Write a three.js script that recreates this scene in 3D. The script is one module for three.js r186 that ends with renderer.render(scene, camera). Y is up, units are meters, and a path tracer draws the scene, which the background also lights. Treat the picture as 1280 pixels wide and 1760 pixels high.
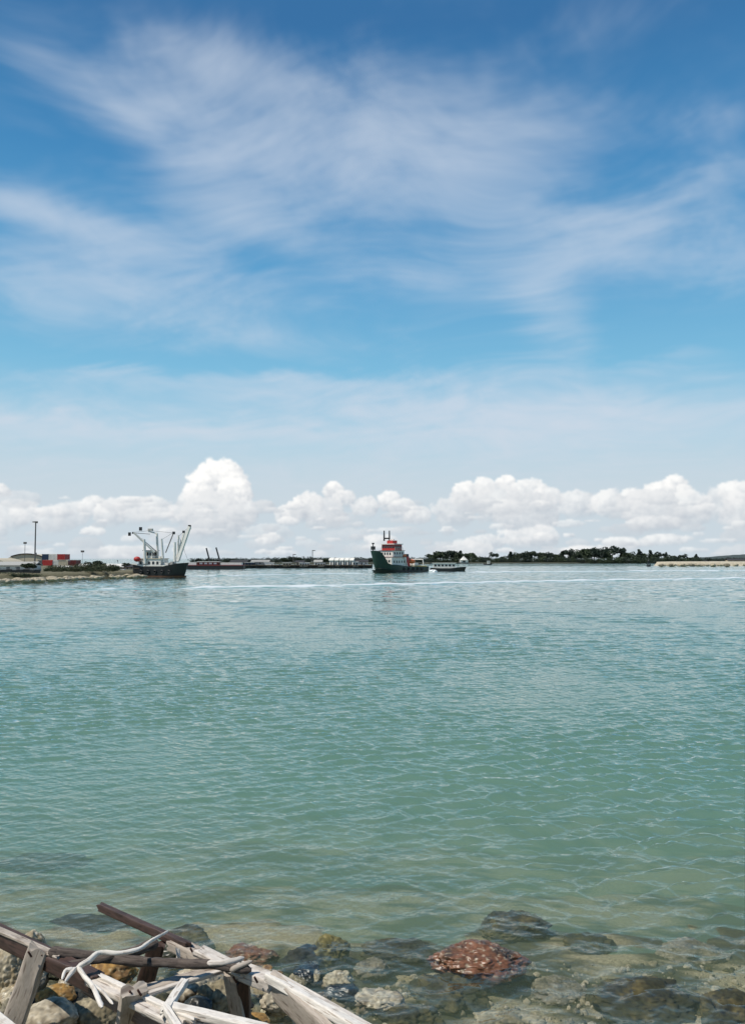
import * as THREE from 'three';
import { mergeGeometries } from 'three/addons/utils/BufferGeometryUtils.js';

// ---------- camera ----------
const EYE = 4.5, F = 1408, PITCH = Math.atan(81 / F);          // horizon 81 px under the middle of a 1280 x 1760 frame
const camera = new THREE.PerspectiveCamera(2 * Math.atan(880 / F) * 180 / Math.PI, 1280 / 1760, 0.1, 60000);
camera.position.set(0, EYE, 0);
camera.rotation.set(PITCH, 0, 0);
const scene = new THREE.Scene();
const renderer = new THREE.WebGLRenderer({ antialias: true });
renderer.setSize(744, 1024);
renderer.toneMapping = THREE.LinearToneMapping;
renderer.toneMappingExposure = 1.0;
renderer.shadowMap.enabled = true;

// ---------- sun ----------
const TO_SUN = new THREE.Vector3(-0.5, 0.83, 0.22).normalize();
const sun = new THREE.DirectionalLight(new THREE.Color(1.0, 0.935, 0.84), 4.5);
sun.position.copy(TO_SUN).multiplyScalar(200);
sun.castShadow = true;
sun.shadow.mapSize.set(4096, 4096);
Object.assign(sun.shadow.camera, { left: -60, right: 60, top: 60, bottom: -60, near: 1, far: 600 });
scene.add(sun, sun.target);

// ---------- noise and small helpers ----------
function rng(seed) { let s = seed >>> 0; return () => { s = (s + 0x6D2B79F5) | 0; let t = Math.imul(s ^ (s >>> 15), 1 | s); t = (t + Math.imul(t ^ (t >>> 7), 61 | t)) ^ t; return ((t ^ (t >>> 14)) >>> 0) / 4294967296; }; }
const PERM = new Uint8Array(512), GR = new Float32Array(768);
{ const r = rng(7), p = [...Array(256).keys()]; for (let i = 255; i > 0; i--) { const j = Math.floor(r() * (i + 1)); [p[i], p[j]] = [p[j], p[i]]; }
  for (let i = 0; i < 512; i++) PERM[i] = p[i & 255];
  for (let i = 0; i < 256; i++) { const z = r() * 2 - 1, a = r() * 6.2832, q = Math.sqrt(1 - z * z); GR[i * 3] = q * Math.cos(a); GR[i * 3 + 1] = q * Math.sin(a); GR[i * 3 + 2] = z; } }
function noise(x, y, z) {
  const X = Math.floor(x), Y = Math.floor(y), Z = Math.floor(z); x -= X; y -= Y; z -= Z;
  const u = x * x * x * (x * (x * 6 - 15) + 10), v = y * y * y * (y * (y * 6 - 15) + 10), w = z * z * z * (z * (z * 6 - 15) + 10);
  const x0 = X & 255, x1 = (X + 1) & 255, y0 = Y & 255, y1 = (Y + 1) & 255, z0 = Z & 255, z1 = (Z + 1) & 255;
  const a = PERM[x0], b = PERM[x1], aa = PERM[a + y0], ab = PERM[a + y1], ba = PERM[b + y0], bb = PERM[b + y1];
  const g = (h, dx, dy, dz) => { h *= 3; return GR[h] * dx + GR[h + 1] * dy + GR[h + 2] * dz; };
  const n00 = g(PERM[aa + z0], x, y, z), n10 = g(PERM[ba + z0], x - 1, y, z), n01 = g(PERM[ab + z0], x, y - 1, z), n11 = g(PERM[bb + z0], x - 1, y - 1, z);
  const m00 = g(PERM[aa + z1], x, y, z - 1), m10 = g(PERM[ba + z1], x - 1, y, z - 1), m01 = g(PERM[ab + z1], x, y - 1, z - 1), m11 = g(PERM[bb + z1], x - 1, y - 1, z - 1);
  const p0 = n00 + u * (n10 - n00), p1 = n01 + u * (n11 - n01), q0 = m00 + u * (m10 - m00), q1 = m01 + u * (m11 - m01);
  const r0 = p0 + v * (p1 - p0), r1 = q0 + v * (q1 - q0);
  return 1.5 * (r0 + w * (r1 - r0));
}
function fbm(x, y, z, oct, gain = 0.5) { let s = 0, a = 1, t = 0; for (let i = 0; i < oct; i++) { s += a * noise(x, y, z); t += a; a *= gain; x = x * 2.03 + 17.3; y = y * 2.03 + 5.1; z = z * 2.03 - 9.7; } return s / t; }
const clamp = (x, a = 0, b = 1) => x < a ? a : x > b ? b : x;
const smooth = (a, b, x) => { x = clamp((x - a) / (b - a)); return x * x * (3 - 2 * x); };
const lerp = (a, b, t) => a + (b - a) * t;
const lin = (c) => { c /= 255; return c <= 0.04045 ? c / 12.92 : ((c + 0.055) / 1.055) ** 2.4; };
const rgbLin = (r, g, b) => [lin(r), lin(g), lin(b)];
const V = (x, y, z) => new THREE.Vector3(x, y, z);
const cosP = Math.cos(PITCH), sinP = Math.sin(PITCH);
/** direction in the world of a place in the photograph (1280 x 1760) */
function dirOf(px, py) { const x = (px - 640) / F, y = (880 - py) / F; return V(x, y * cosP + sinP, y * sinP - cosP); }
/** where that line of sight meets the level plane at height h */
function onPlane(px, py, h) { const d = dirOf(px, py), t = (h - EYE) / d.y; return V(d.x * t, h, d.z * t); }
/** the point of that line of sight dist metres in front */
function atDist(px, py, dist) { const d = dirOf(px, py), t = dist / -d.z; return V(d.x * t, EYE + d.y * t, -dist); }

// ---------- sky: air, cirrus and a bank of cumulus all round the horizon ----------
function makeSky() {
  const W = 4096, H = 2048, data = new Float32Array(W * H * 4), R = rng(11);
  const el = (py) => Math.asin(clamp(dirOf(640, py).normalize().y, -1, 1)) * 57.29578;
  // colour of the clear air by height above the horizon (degrees)
  const stops = [[-90, 150, 168, 176], [0, 192, 208, 218], [4, 190, 211, 222], [8, 162, 206, 228], [13, 118, 185, 220], [19, 82, 158, 206], [26, 46, 130, 186], [34, 18, 102, 160], [50, 15, 90, 146], [90, 14, 78, 132]]
    .map(([e, r, g, b]) => [e, ...rgbLin(r, g, b)]);
  const air = (e, out) => { let i = 1; while (i < stops.length - 1 && stops[i][0] < e) i++; const a = stops[i - 1], b = stops[i], t = clamp((e - a[0]) / (b[0] - a[0])); for (let k = 0; k < 3; k++) out[k] = lerp(a[k + 1], b[k + 1], t); };
  // cirrus patches seen in the photograph: x, y, half width, half height (px), tilt (degrees), strength
  const patches = [[640, 820, 900, 60, 0, .35], [300, 700, 500, 40, 2, .35], [900, 640, 300, 26, -4, .3], [1150, 640, 240, 40, 4, .3], [560, 250, 420, 150, 5, .25], [610, 235, 330, 120, 8, .7], [400, 125, 130, 50, 12, .55], [470, 395, 110, 38, 12, .6], [880, 240, 190, 55, -10, .45], [620, 330, 260, 70, 0, .4], [330, 290, 110, 70, 30, .3],
    [110, 385, 230, 34, 17, .95], [260, 500, 330, 62, 9, .75], [420, 580, 220, 26, 3, .5], [30, 330, 90, 40, 20, .45], [80, 540, 200, 60, 4, .4],
    [1010, 415, 240, 62, -6, .95], [1230, 440, 140, 60, 6, .6], [960, 540, 70, 62, 58, .6], [740, 480, 150, 44, 10, .3], [1170, 598, 60, 12, 0, .5], [1240, 215, 70, 40, -15, .35], [1180, 330, 160, 40, -18, .4],
    [420, 655, 230, 26, 2, .55], [700, 690, 320, 32, 4, .55], [1040, 715, 330, 48, -3, 1.1], [780, 705, 260, 22, 3, .6], [460, 650, 260, 18, 2, .5], [300, 740, 420, 16, 1, .5], [860, 760, 200, 40, 4, .35], [100, 735, 260, 30, 2, .45], [420, 735, 320, 26, 1, .4], [250, 640, 300, 18, 0, .3], [1000, 60, 300, 60, -20, .16], [120, 120, 160, 80, 20, .14]]
    .map(([x, y, w, h, a, s]) => [x, y, w, h, Math.cos(a / 57.3), Math.sin(a / 57.3), s]);
  const c = [0, 0, 0], white = rgbLin(206, 217, 231), fog = rgbLin(206, 217, 225);
  for (let j = 0; j < H; j++) {
    const e = ((j + .5) / H - .5) * Math.PI, y = Math.sin(e), ce = Math.cos(e), deg = e * 57.29578;
    air(deg, c);
    const base = c.slice();
    for (let i = 0; i < W; i++) {
      const k = (j * W + i) * 4;
      let r = base[0], g = base[1], b = base[2];
      if (deg > -0.2) {
        const a = ((i + .5) / W - .5) * 2 * Math.PI, x = Math.cos(a) * ce, z = Math.sin(a) * ce;
        const q = 1 / (y + .16), u = x * q, v = z * q;                                     // a level sheet of ice cloud, seen in perspective
        const wx = u + .35 * fbm(u * 1.1, v * 1.1, 3.1, 3), wz = v + .35 * fbm(u * 1.1 + 9, v * 1.1, 7.7, 3);
        const veil = fbm(wx * 2.2, wz * 2.2, .5, 5, .55), fib = fbm(wx * 2.6 + wz * 1.1, wz * 9 - wx * 3.4, 4.2, 5, .6);
        let m = smooth(-.12, .42, fbm(u * .9 + 2, v * .9, 12.5, 3)) * .62 * smooth(-4, 12, deg);
        if (z < -.2) {                                                                      // towards the photograph's view
          const yy = y * cosP + z * sinP, zz = -y * sinP + z * cosP;
          if (zz < 0) {
            const px = 640 - F * x / zz, py = 880 + F * yy / zz, inside = smooth(-520, -60, px) * smooth(1800, 1340, px) * smooth(-420, -40, py);
            if (inside > 0) {
              let s = 0; const qx = px + 60 * veil + 26 * fib, qy = py + 34 * veil + 14 * fib;
              for (const p of patches) { const dx = qx - p[0], dy = qy - p[1], A = (dx * p[4] + dy * p[5]) / p[2], B = (-dx * p[5] + dy * p[4]) / p[3], d = A * A + B * B; if (d < 6) s += p[6] * Math.exp(-d * 1.1); }
              m = lerp(m, 1.06 * (1 - Math.exp(-s * 1.05)) + .05, inside);
            }
          }
        }
        const mott = fbm(wx * 7 + 3, wz * 7, 9.9, 4, .6), d = m * 1.05 + .5 * veil + .34 * fib + .3 * mott - .16, t = .06 + (.62 + .3 * smooth(14, 7, deg)) * smooth(-.15, 1.12, d) * smooth(-.12, .3, m);
        r = lerp(r, white[0], t); g = lerp(g, white[1], t); b = lerp(b, white[2], t);
        const low = .72 * smooth(12.5, 2.5, deg); r = lerp(r, fog[0], low); g = lerp(g, fog[1], low); b = lerp(b, fog[2], low);
      }
      data[k] = r; data[k + 1] = g; data[k + 2] = b; data[k + 3] = 1;
    }
  }
  // cumulus: heads and puffs, each drawn in degrees of azimuth and height
  const rowOf = (d) => (d / 180 + .5) * H, colOf = (az) => ((az / 57.29578 - Math.PI / 2) / (2 * Math.PI) + .5) * W;   // az 0 = straight ahead (-z), clockwise
  const sunAz = Math.atan2(TO_SUN.x, -TO_SUN.z), lx = -.45, ly = .8;
  function puff(az, e, r, flat, bright, alpha, seed) {
    const dpx = 360 / W, n = Math.ceil(r * 1.5 / dpx);
    const ci = Math.round(colOf(az)), cj = Math.round(rowOf(e));
    for (let dj = -n; dj <= n; dj++) { const j = cj + dj; if (j < H / 2 - 2 || j >= H) continue;
      for (let di = -n; di <= n; di++) {
        const x = di * dpx / r, y = dj * dpx / (r * flat);
        if (x * x + y * y > 2.2) continue;
        const X = x * r, Y = y * r * flat, f = fbm(X * .85 + seed, Y * 1.05, seed * .37, 5, .56), f2 = fbm(X * 2.6 + seed, Y * 2.6, seed + 3, 4, .6);
        const d = Math.sqrt(x * x + y * y) - .5 * f - .16 * f2;
        const a = alpha * smooth(1.0, .86, d) * smooth(-1.15, -.3, y);
        if (a <= .003) continue;
        const nz = Math.sqrt(Math.max(0, 1 - d * d)), lit = clamp(.36 + .66 * (x * lx * .7 + y * ly) + .2 * nz - .5 * f2 + .55 * f);
        const s = clamp(lit * bright), k = (j * W + ((ci + di) % W + W) % W) * 4;
        data[k] = lerp(data[k], lerp(.53, 1.03, s), a); data[k + 1] = lerp(data[k + 1], lerp(.58, 1.02, s), a); data[k + 2] = lerp(data[k + 2], lerp(.64, 1.0, s), a);
      } }
  }
  const D = (px, py) => { const d = dirOf(px, py).normalize(); return [Math.atan2(d.x, -d.z) * 57.29578, Math.asin(d.y) * 57.29578]; };
  const heads = [];                                                                        // [az, e, r, bright, alpha]
  const seen = [[372, 835, 52, 1.18, 1], [340, 850, 28, 1.1, 1], [400, 850, 34, 1.15, 1], [352, 818, 22, 1.15, 1], [385, 812, 28, 1.2, 1], [415, 838, 18, 1.1, .95], [330, 880, 40, .85, .8], [405, 885, 40, .85, .8], [370, 893, 60, .6, .8],
    [530, 868, 30, 1.05, .95], [510, 880, 26, 1, .9], [572, 846, 22, 1.05, .95], [590, 858, 22, 1, .9], [555, 884, 40, .65, .85], [490, 888, 22, .9, .8], [625, 872, 26, .9, .85], [668, 862, 22, 1.05, .9], [690, 876, 26, .9, .85], [715, 888, 24, .85, .8],
    [800, 850, 28, 1.02, .95], [830, 838, 22, 1.02, .9], [868, 832, 18, 1.05, .95], [850, 866, 46, .72, .85], [905, 852, 34, .95, .9], [940, 856, 26, .95, .85], [900, 884, 56, .6, .8], [780, 880, 40, .75, .75], [990, 868, 34, .85, .8],
    [1050, 868, 34, .9, .85], [1090, 864, 30, .95, .9], [1130, 852, 28, 1.02, .95], [1160, 834, 20, 1.08, .95], [1175, 846, 16, 1, .9], [1120, 880, 50, .62, .85], [1180, 878, 40, .85, .8], [1265, 852, 30, .98, .9], [1225, 870, 34, .8, .75], [1275, 880, 40, .8, .8],
    [2, 845, 16, 1, .9], [45, 884, 26, 1, .8], [15, 890, 30, .9, .75], [160, 872, 24, 1, .85], [190, 884, 30, .92, .8], [120, 888, 30, .85, .7], [230, 880, 30, .9, .7], [270, 876, 28, .9, .75], [85, 895, 30, .8, .6]];
  for (const [x, y, r, b, a] of seen) { const [az, e] = D(x, y); heads.push([az, e, r * .0407, b, a]); }
  for (let az = -178; az < 180; az += 1.1 + R() * 1.6) { if (az > -29 && az < 29) continue; const big = R() < .12; const n = big ? 5 : 2; for (let q = 0; q < n; q++) heads.push([az + (R() - .5) * 2.4, 2.6 + R() * 2.2 + (big ? R() * 1.6 : 0), .7 + R() * (big ? 1.3 : .8), .8 + R() * .3, .7 + R() * .25]); }
  heads.sort((p, q) => q[1] - p[1]);
  heads.forEach((h, n) => puff(h[0], h[1], h[2], .82, h[3], h[4], n * 3.7 + 1));
  // the grey bases: long flat banks under the heads, with ragged white tops
  for (let n = 0; n < 1500; n++) {
    const az = -180 + R() * 360, e = .25 + R() * 3.7, r = .35 + R() * R() * 2.0, pale = R() < .45;
    puff(az, e, r, .14 + R() * .34, pale ? .85 + R() * .3 : .25 + R() * .4, pale ? .35 + R() * .4 : .3 + R() * .35, n * 5.3 + 2000);
  }
  const t = new THREE.DataTexture(data, W, H, THREE.RGBAFormat, THREE.FloatType);
  t.mapping = THREE.EquirectangularReflectionMapping; t.magFilter = t.minFilter = THREE.LinearFilter; t.needsUpdate = true;
  return t;
}
const skyTexture = makeSky();
scene.background = skyTexture;
scene.environment = skyTexture;

// ---------- bookkeeping ----------
const taken = {};
function numbered(n) { const k = taken[n] = (taken[n] ?? -1) + 1; return k ? n + '_' + String(k).padStart(3, '0') : n; }
function tag(o, label, category, group) { o.userData.label = label; o.userData.category = category; if (group) o.userData.group = group; return o; }
function mesh(name, geo, mat, parent) { const m = new THREE.Mesh(geo, mat); m.name = name; m.castShadow = m.receiveShadow = true; parent.add(m); return m; }
function single(name, geo, mat, label, category, group) { return tag(mesh(numbered(name), geo, mat, scene), label, category, group); }
function thing(name, label, category, pos = V(0, 0, 0), turn = 0, group) { const o = new THREE.Group(); o.name = numbered(name); o.position.copy(pos); o.rotation.y = turn; scene.add(o); return tag(o, label, category, group); }
function structure(name, geo, mat) { const m = mesh(numbered(name), geo, mat, scene); m.userData.kind = 'structure'; return m; }
function std(r, g, b, roughness = .8, extra = {}) { const m = new THREE.MeshStandardMaterial({ roughness, metalness: 0, ...extra }); m.color.setRGB(r, g, b); return m; }
function geometry(pos, idx, uv, col) {
  const g = new THREE.BufferGeometry(); g.setAttribute('position', new THREE.Float32BufferAttribute(pos, 3));
  if (uv) g.setAttribute('uv', new THREE.Float32BufferAttribute(uv, 2));
  if (col) g.setAttribute('color', new THREE.Float32BufferAttribute(col, 3));
  if (idx) g.setIndex(idx); g.computeVertexNormals(); return g;
}
function texture(w, h, fn, srgb = false) {                     // fn(u, v, out) -> 0..1 values; wraps
  const d = new Uint8Array(w * h * 4), o = [0, 0, 0];
  for (let j = 0; j < h; j++) for (let i = 0; i < w; i++) { fn(i / w, j / h, o); const k = (j * w + i) * 4; d[k] = clamp(o[0]) * 255; d[k + 1] = clamp(o[1]) * 255; d[k + 2] = clamp(o[2]) * 255; d[k + 3] = 255; }
  const t = new THREE.DataTexture(d, w, h); t.wrapS = t.wrapT = THREE.RepeatWrapping; t.magFilter = THREE.LinearFilter; t.minFilter = THREE.LinearMipmapLinearFilter; t.generateMipmaps = true;
  if (srgb) t.colorSpace = THREE.SRGBColorSpace; t.needsUpdate = true; return t;
}

// ---------- water: real wavelets near the shore, a normal map of the same wind sea beyond ----------
const waves = [];
{ const R = rng(21); for (let i = 0; i < 46; i++) { const L = .16 * Math.pow(7, Math.pow(R(), 1.2)), a = (R() + R() - 1) * .95 + .14, k = 2 * Math.PI / L; waves.push([Math.sin(a) * k, Math.cos(a) * k, R() * 6.283, .0102 * Math.pow(L, .9) * (.5 + R()), L]); } }
const swell = [];
{ const R = rng(22); for (let i = 0; i < 16; i++) { const L = 1.0 * Math.pow(3.6, R()), a = (R() + R() - 1) * .8 + .14, k = 2 * Math.PI / L; swell.push([Math.sin(a) * k, Math.cos(a) * k, R() * 6.283, 0.0046 * L * (.5 + R())]); } }
function waveAt(x, z) {
  let h = 0; const gust = .72 + .75 * noise(x * .11, z * .07, 3.3) + .35 * noise(x * .5, z * .35, 8.3);
  const wx = x + .22 * noise(x * .9, z * .9, 1.7), wz = z + .22 * noise(x * .8, z * .8, 5.2);
  const far = -z * .011;
  for (const [kx, kz, p, a, L] of waves) if (L > far) { const s = Math.sin(kx * wx + kz * wz + p); h += a * (s + .3 * s * s); }
  if (z < -14) { const open = smooth(14, 60, -z); for (const [kx, kz, p, a] of swell) { const s = Math.sin(kx * wx + kz * wz + p); h += open * a * (s + .3 * s * s); } }
  return h * Math.max(.25, gust);
}
function tiledNormal(size, tile, comps, seed, gain) {          // periodic heights -> normal map
  const R = rng(seed), h = new Float32Array(size * size), list = [];
  for (let i = 0; i < comps.n; i++) { const L = comps.l0 * Math.pow(comps.l1 / comps.l0, R()), a = (R() + R() - 1) * comps.spread + .16; list.push([Math.round(tile / L * Math.sin(a)), Math.round(tile / L * Math.cos(a)), R() * 6.283, L * (.5 + R())]); }
  for (const [m, n, p, a] of list) for (let j = 0; j < size; j++) for (let i = 0; i < size; i++) { const s = Math.sin(2 * Math.PI * (m * i + n * j) / size + p); h[j * size + i] += a * (s + .25 * s * s); }
  const px = tile / size, slope = (i, j) => [h[j * size + (i + 1) % size] - h[j * size + (i + size - 1) % size], h[((j + 1) % size) * size + i] - h[((j + size - 1) % size) * size + i]].map((d) => d / (2 * px));
  let ss = 0; for (let n = 0; n < 4000; n++) { const [a, b] = slope(Math.floor(R() * size), Math.floor(R() * size)); ss += a * a + b * b; } const k = gain / Math.sqrt(ss / 4000);
  return texture(size, size, (u, v, o) => { const [a, b] = slope(Math.round(u * size), Math.round(v * size)); const sx = -a * k, sy = -b * k, l = 1 / Math.hypot(sx, sy, 1); o[0] = sx * l * .5 + .5; o[1] = sy * l * .5 + .5; o[2] = l * .5 + .5; });
}
function waterMaterial(normalMap, scale) { const m = new THREE.MeshPhysicalMaterial({ roughness: .03, metalness: 0, transmission: 1, thickness: 0, ior: 1.33, specularIntensity: .95, normalMap, normalScale: new THREE.Vector2(scale, scale) }); m.color.setRGB(.965, .98, .965); return m; }
const nearWaterMat = waterMaterial(tiledNormal(512, 3.1, { n: 34, l0: .07, l1: .42, spread: 1.6 }, 31, .09), 1);
const farWaterMat = waterMaterial(tiledNormal(1024, 26, { n: 60, l0: .55, l1: 4, spread: 1.3 }, 32, .09), 1);
function fan(r0, rows, step, cols, half, height, tile) {       // a sheet of water spreading out from the shore
  const pos = [], uv = [], idx = []; let r = r0;
  for (let j = 0; j < rows; j++) {
    for (let i = 0; i <= cols; i++) { const a = (i / cols * 2 - 1) * half, x = Math.tan(a) * r, z = -r; pos.push(x, height(x, z), z); uv.push(x / tile, -z / tile); }
    r += step(r);
  }
  for (let j = 0; j < rows - 1; j++) for (let i = 0; i < cols; i++) { const a = j * (cols + 1) + i, b = a + cols + 1; idx.push(a, a + 1, b, a + 1, b + 1, b); }
  const g = geometry(pos, idx, uv); g.userData.end = r; return g;
}
const stepNear = (r) => clamp(r * .0036, .042, .5), stepMid = (r) => .3 + .0016 * r;
const rowsTo = (r, end, step) => { let n = 1; while (r < end) { r += step(r); n++; } return [n, r]; };
const [nearRows, nearEnd] = rowsTo(5, 85, stepNear), [midRows, midEnd] = rowsTo(nearEnd, 520, stepMid);
structure('water', fan(5, nearRows, stepNear, 720, .82, waveAt, 3.1), nearWaterMat);
structure('water', fan(nearEnd, midRows, stepMid, 460, .82, waveAt, 26), farWaterMat);
structure('water', fan(midEnd, 50, (r) => r * .1, 120, 1.3, () => 0, 26), farWaterMat);
// suspended silt: the water is not clear, so its depth hides the bed; sand is stirred up in the shallows
function siltMaterial(r, g, b, opacity) { const m = new THREE.MeshStandardMaterial({ roughness: 1, transparent: true, opacity }); m.color.setRGB(r, g, b); return m; }
const siltMat = siltMaterial(.172, .34, .262, .29), sandSiltMat = siltMaterial(.22, .27, .15, .05);
function siltLayer(depth, mat, end, seed) {
  const rows = 110, k = Math.pow(end / 5, 1 / (rows - 1)) - 1;
  const g = fan(5, rows, (r) => r * k, 120, 1.2, (x, z) => -depth + .4 * Math.min(depth, .4) * fbm(x * .4, z * .4, seed * 3.1, 3), 5), p = g.attributes.position;
  if (end < 100) for (let i = 0; i < p.count; i++) { const f = 1 + .35 * smooth(.5 * end, end, -p.getZ(i)) * fbm(p.getX(i) * .12, seed, 3, 3); p.setZ(i, p.getZ(i) * f); }
  const m = mesh(numbered('water_silt'), g, mat, scene); m.userData.kind = 'structure'; m.castShadow = false;
}
[[.05, 10.5], [.1, 13.5], [.16, 12], [.23, 17], [.32, 15]].forEach(([d, e], n) => siltLayer(d, sandSiltMat, e, n));
[.42, .62, .95, 1.35, 1.9].forEach((d, n) => siltLayer(d, siltMat, 24000, n + 9));

// ---------- sea bed rising to the bank the camera stands on ----------
function bedAt(x, z) {
  const r = -z, t = [[-14, 2.9], [-2, 2.9], [1.5, 2.3], [3.5, 1.2], [5.5, .3], [7.2, -.1], [8.6, -.22], [10.5, -.36], [12.5, -.55], [15, -.85], [19, -1.35], [26, -2.3], [40, -3.6], [120, -6], [30000, -7]];
  let i = 1; while (i < t.length - 1 && t[i][0] < r) i++;
  const a = t[i - 1], b = t[i], h = lerp(a[1], b[1], clamp((r - a[0]) / (b[0] - a[0])));
  const k = smooth(30, 10, r);
  return h + k * (.16 * fbm(x * .45, z * .45, 2.2, 4) + .05 * noise(x * 2.6, z * 2.6, 4)) - .05 * smooth(0, 6, x) * k + .08 * smooth(0, -5, x) * smooth(11, 7, r);
}
{
  const pos = [], uv = [], idx = [], col = [], cols = 260, rows = 330; let r = -14;
  for (let j = 0; j < rows; j++) {
    for (let i = 0; i <= cols; i++) { const x = (i / cols * 2 - 1) * (16 + Math.max(0, r) * 1.3), z = -r; const y = bedAt(x, z); pos.push(x, y, z); uv.push(x, z);
      const a = fbm(x * .7, z * .7, 9, 4), b = fbm(x * 3.1, z * 3.1, 4, 3), f = noise(x * 9, z * 9, 2), w = smooth(-.16, .14, a + .6 * b + .3 * f); col.push(lerp(.40, .055, w), lerp(.34, .056, w), lerp(.21, .026, w)); }
    r += r < 4 ? .3 : r < 16 ? .075 : r * .05;
  }
  for (let j = 0; j < rows - 1; j++) for (let i = 0; i < cols; i++) { const a = j * (cols + 1) + i, b = a + cols + 1; idx.push(a, a + 1, b, a + 1, b + 1, b); }
  const grit = texture(512, 512, (u, v, o) => { const t = .72 + .5 * noise(u * 64, v * 64, 1) + .3 * noise(u * 21, v * 21, 5); o[0] = o[1] = o[2] = t; });
  structure('ground', geometry(pos, idx, uv, col), new THREE.MeshStandardMaterial({ vertexColors: true, map: grit, roughness: .95 }));
}

// ---------- boulders ----------
const rockMat = new THREE.MeshStandardMaterial({ vertexColors: true, roughness: .82 });
const wetRockMat = new THREE.MeshStandardMaterial({ vertexColors: true, roughness: .38 });
const PALETTES = {                                             // linear base colours: body, patches, specks
  sandstone: [[.46, .40, .28], [.30, .23, .13], [.62, .58, .48]], rust: [[.20, .088, .045], [.085, .055, .035], [.50, .42, .30]], ochre: [[.36, .20, .05], [.20, .11, .04], [.50, .40, .22]],
  mottled: [[.24, .20, .12], [.42, .36, .24], [.08, .075, .05]], weed: [[.035, .036, .015], [.10, .082, .03], [.012, .016, .01]], yellow: [[.17, .145, .045], [.08, .08, .03], [.30, .25, .1]],
  pale: [[.47, .41, .30], [.17, .13, .08], [.64, .59, .48]], dark: [[.014, .018, .016], [.035, .034, .024], [.009, .011, .01]], grey: [[.20, .175, .12], [.09, .08, .05], [.38, .34, .26]] };
function rockGeo(seed, size, pal, detail = 14, rough = .3, facet = .5) {
  const g0 = new THREE.IcosahedronGeometry(1, detail), p = g0.attributes.position, col = [], pos = [], R = rng(seed), planes = [], [a, b, c] = PALETTES[pal];
  for (let i = 0; i < 9; i++) planes.push([V(R() - .5, R() - .5, R() - .5).normalize(), .62 + R() * .3]);
  const v = V(0, 0, 0), map = new Map(), verts = [], ids = [];
  for (let i = 0; i < p.count; i++) {
    v.fromBufferAttribute(p, i).normalize(); const key = v.x.toFixed(4) + ',' + v.y.toFixed(4) + ',' + v.z.toFixed(4);
    if (!map.has(key)) {
      const n = v.clone(); let r = 1 + rough * fbm(n.x * 1.3 + seed, n.y * 1.3, n.z * 1.3, 3);
      for (const [d, o] of planes) { const q = n.dot(d); if (q * r > o) r = lerp(r, o / q, facet + .3); }
      r += .09 * rough * 3 * fbm(n.x * 3.4 + seed, n.y * 3.4, n.z * 3.4, 5, .65) + .05 * noise(n.x * 9 + seed, n.y * 9, n.z * 9);
      map.set(key, verts.length / 3);
      verts.push(n.x * r * size[0], n.y * r * size[1], n.z * r * size[2]);
      const X = n.x * r * size[0] * 9 + seed, Y = n.y * r * size[1] * 9, Z = n.z * r * size[2] * 9, t = smooth(-.1, .35, fbm(X * .6, Y * .6, Z * .6, 3)), s = smooth(.16, .4, fbm(X * 2.4, Y * 2.4, Z * 2.4, 3, .6)), m = .8 + .5 * noise(X * 3.5, Y * 3.5, Z * 3.5);
      for (let k = 0; k < 3; k++) col.push(lerp(lerp(a[k], b[k], t), c[k], s * .8) * m);
    }
    ids.push(map.get(key));
  }
  return geometry(verts, ids, null, col);
}
let rockSeed = 100;
function rock(px, py, h, size, pal, label, group, { turn = 0, wet = false, rough = .3, facet = .5, tilt = 0 } = {}) {
  const p = onPlane(px, py, h), m = single('rock', rockGeo(rockSeed += 7, size, pal, Math.max(...size) > .3 ? 26 : 15, group === UNDER ? rough * 1.9 : rough, group === UNDER ? facet * .5 : facet), wet ? wetRockMat : rockMat, label, 'rock', group);
  m.position.copy(p); if (group === UNDER) m.position.y -= .05; m.rotation.set(tilt, turn, tilt * .5); return m;
}
const DRY = 'stones breaking the surface at the shore', UNDER = 'stones under the shallow water';
rockSeed = 311;
rock(824, 1652, -.04, [.54, .2, .32], "rust", 'reddish brown boulder breaking the surface beside open shallows', DRY, { wet: true, turn: .1, rough: .45, facet: .12 });
rock(30, 1668, .15, [.34, .38, .3], 'sandstone', 'cream ribbed boulder behind the leaning grey post', DRY, { turn: .4 });
rock(95, 1718, .16, [.2, .13, .13], 'ochre', 'orange stone between the two upright posts', DRY, { turn: .35, facet: .8 });
rock(88, 1760, .2, [.3, .2, .24], 'pale', 'large flat cream block at the bottom edge beside the leaning post', DRY, { turn: .2, facet: .85, rough: .18 });
rock(165, 1750, .12, [.24, .2, .2], 'mottled', 'speckled grey green stone under the driftwood branch', DRY, { rough: .4 });
rock(195, 1672, .1, [.26, .16, .2], 'ochre', 'yellow encrusted stone behind the driftwood branch', DRY, { rough: .4 });
rock(345, 1700, .1, [.3, .22, .26], 'pale', 'big pale hollowed stone inside the timber frame', DRY, { rough: .5 });
rock(372, 1722, .15, [.2, .2, .18], 'mottled', 'brown and cream stone under the slanting plank', DRY, { rough: .45 });
rock(340, 1738, .2, [.16, .12, .14], 'dark', 'black wet stone in the gap of the frame', DRY, { wet: true });
rock(474, 1722, .04, [.16, .14, .15], 'pale', 'white pitted stone beside the thick right beam', DRY, { rough: .55 });
rock(440, 1758, .12, [.14, .08, .1], 'ochre', 'small orange stone at the foot of the thin post', DRY);
rock(655, 1712, -.07, [.25, .12, .2], 'pale', 'pale barnacled stone just under the surface', UNDER, { rough: .55 });
rock(520, 1645, -.16, [.26, .16, .2], 'dark', 'black submerged stone left of the yellow green one', UNDER, { rough: .35 });
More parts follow.
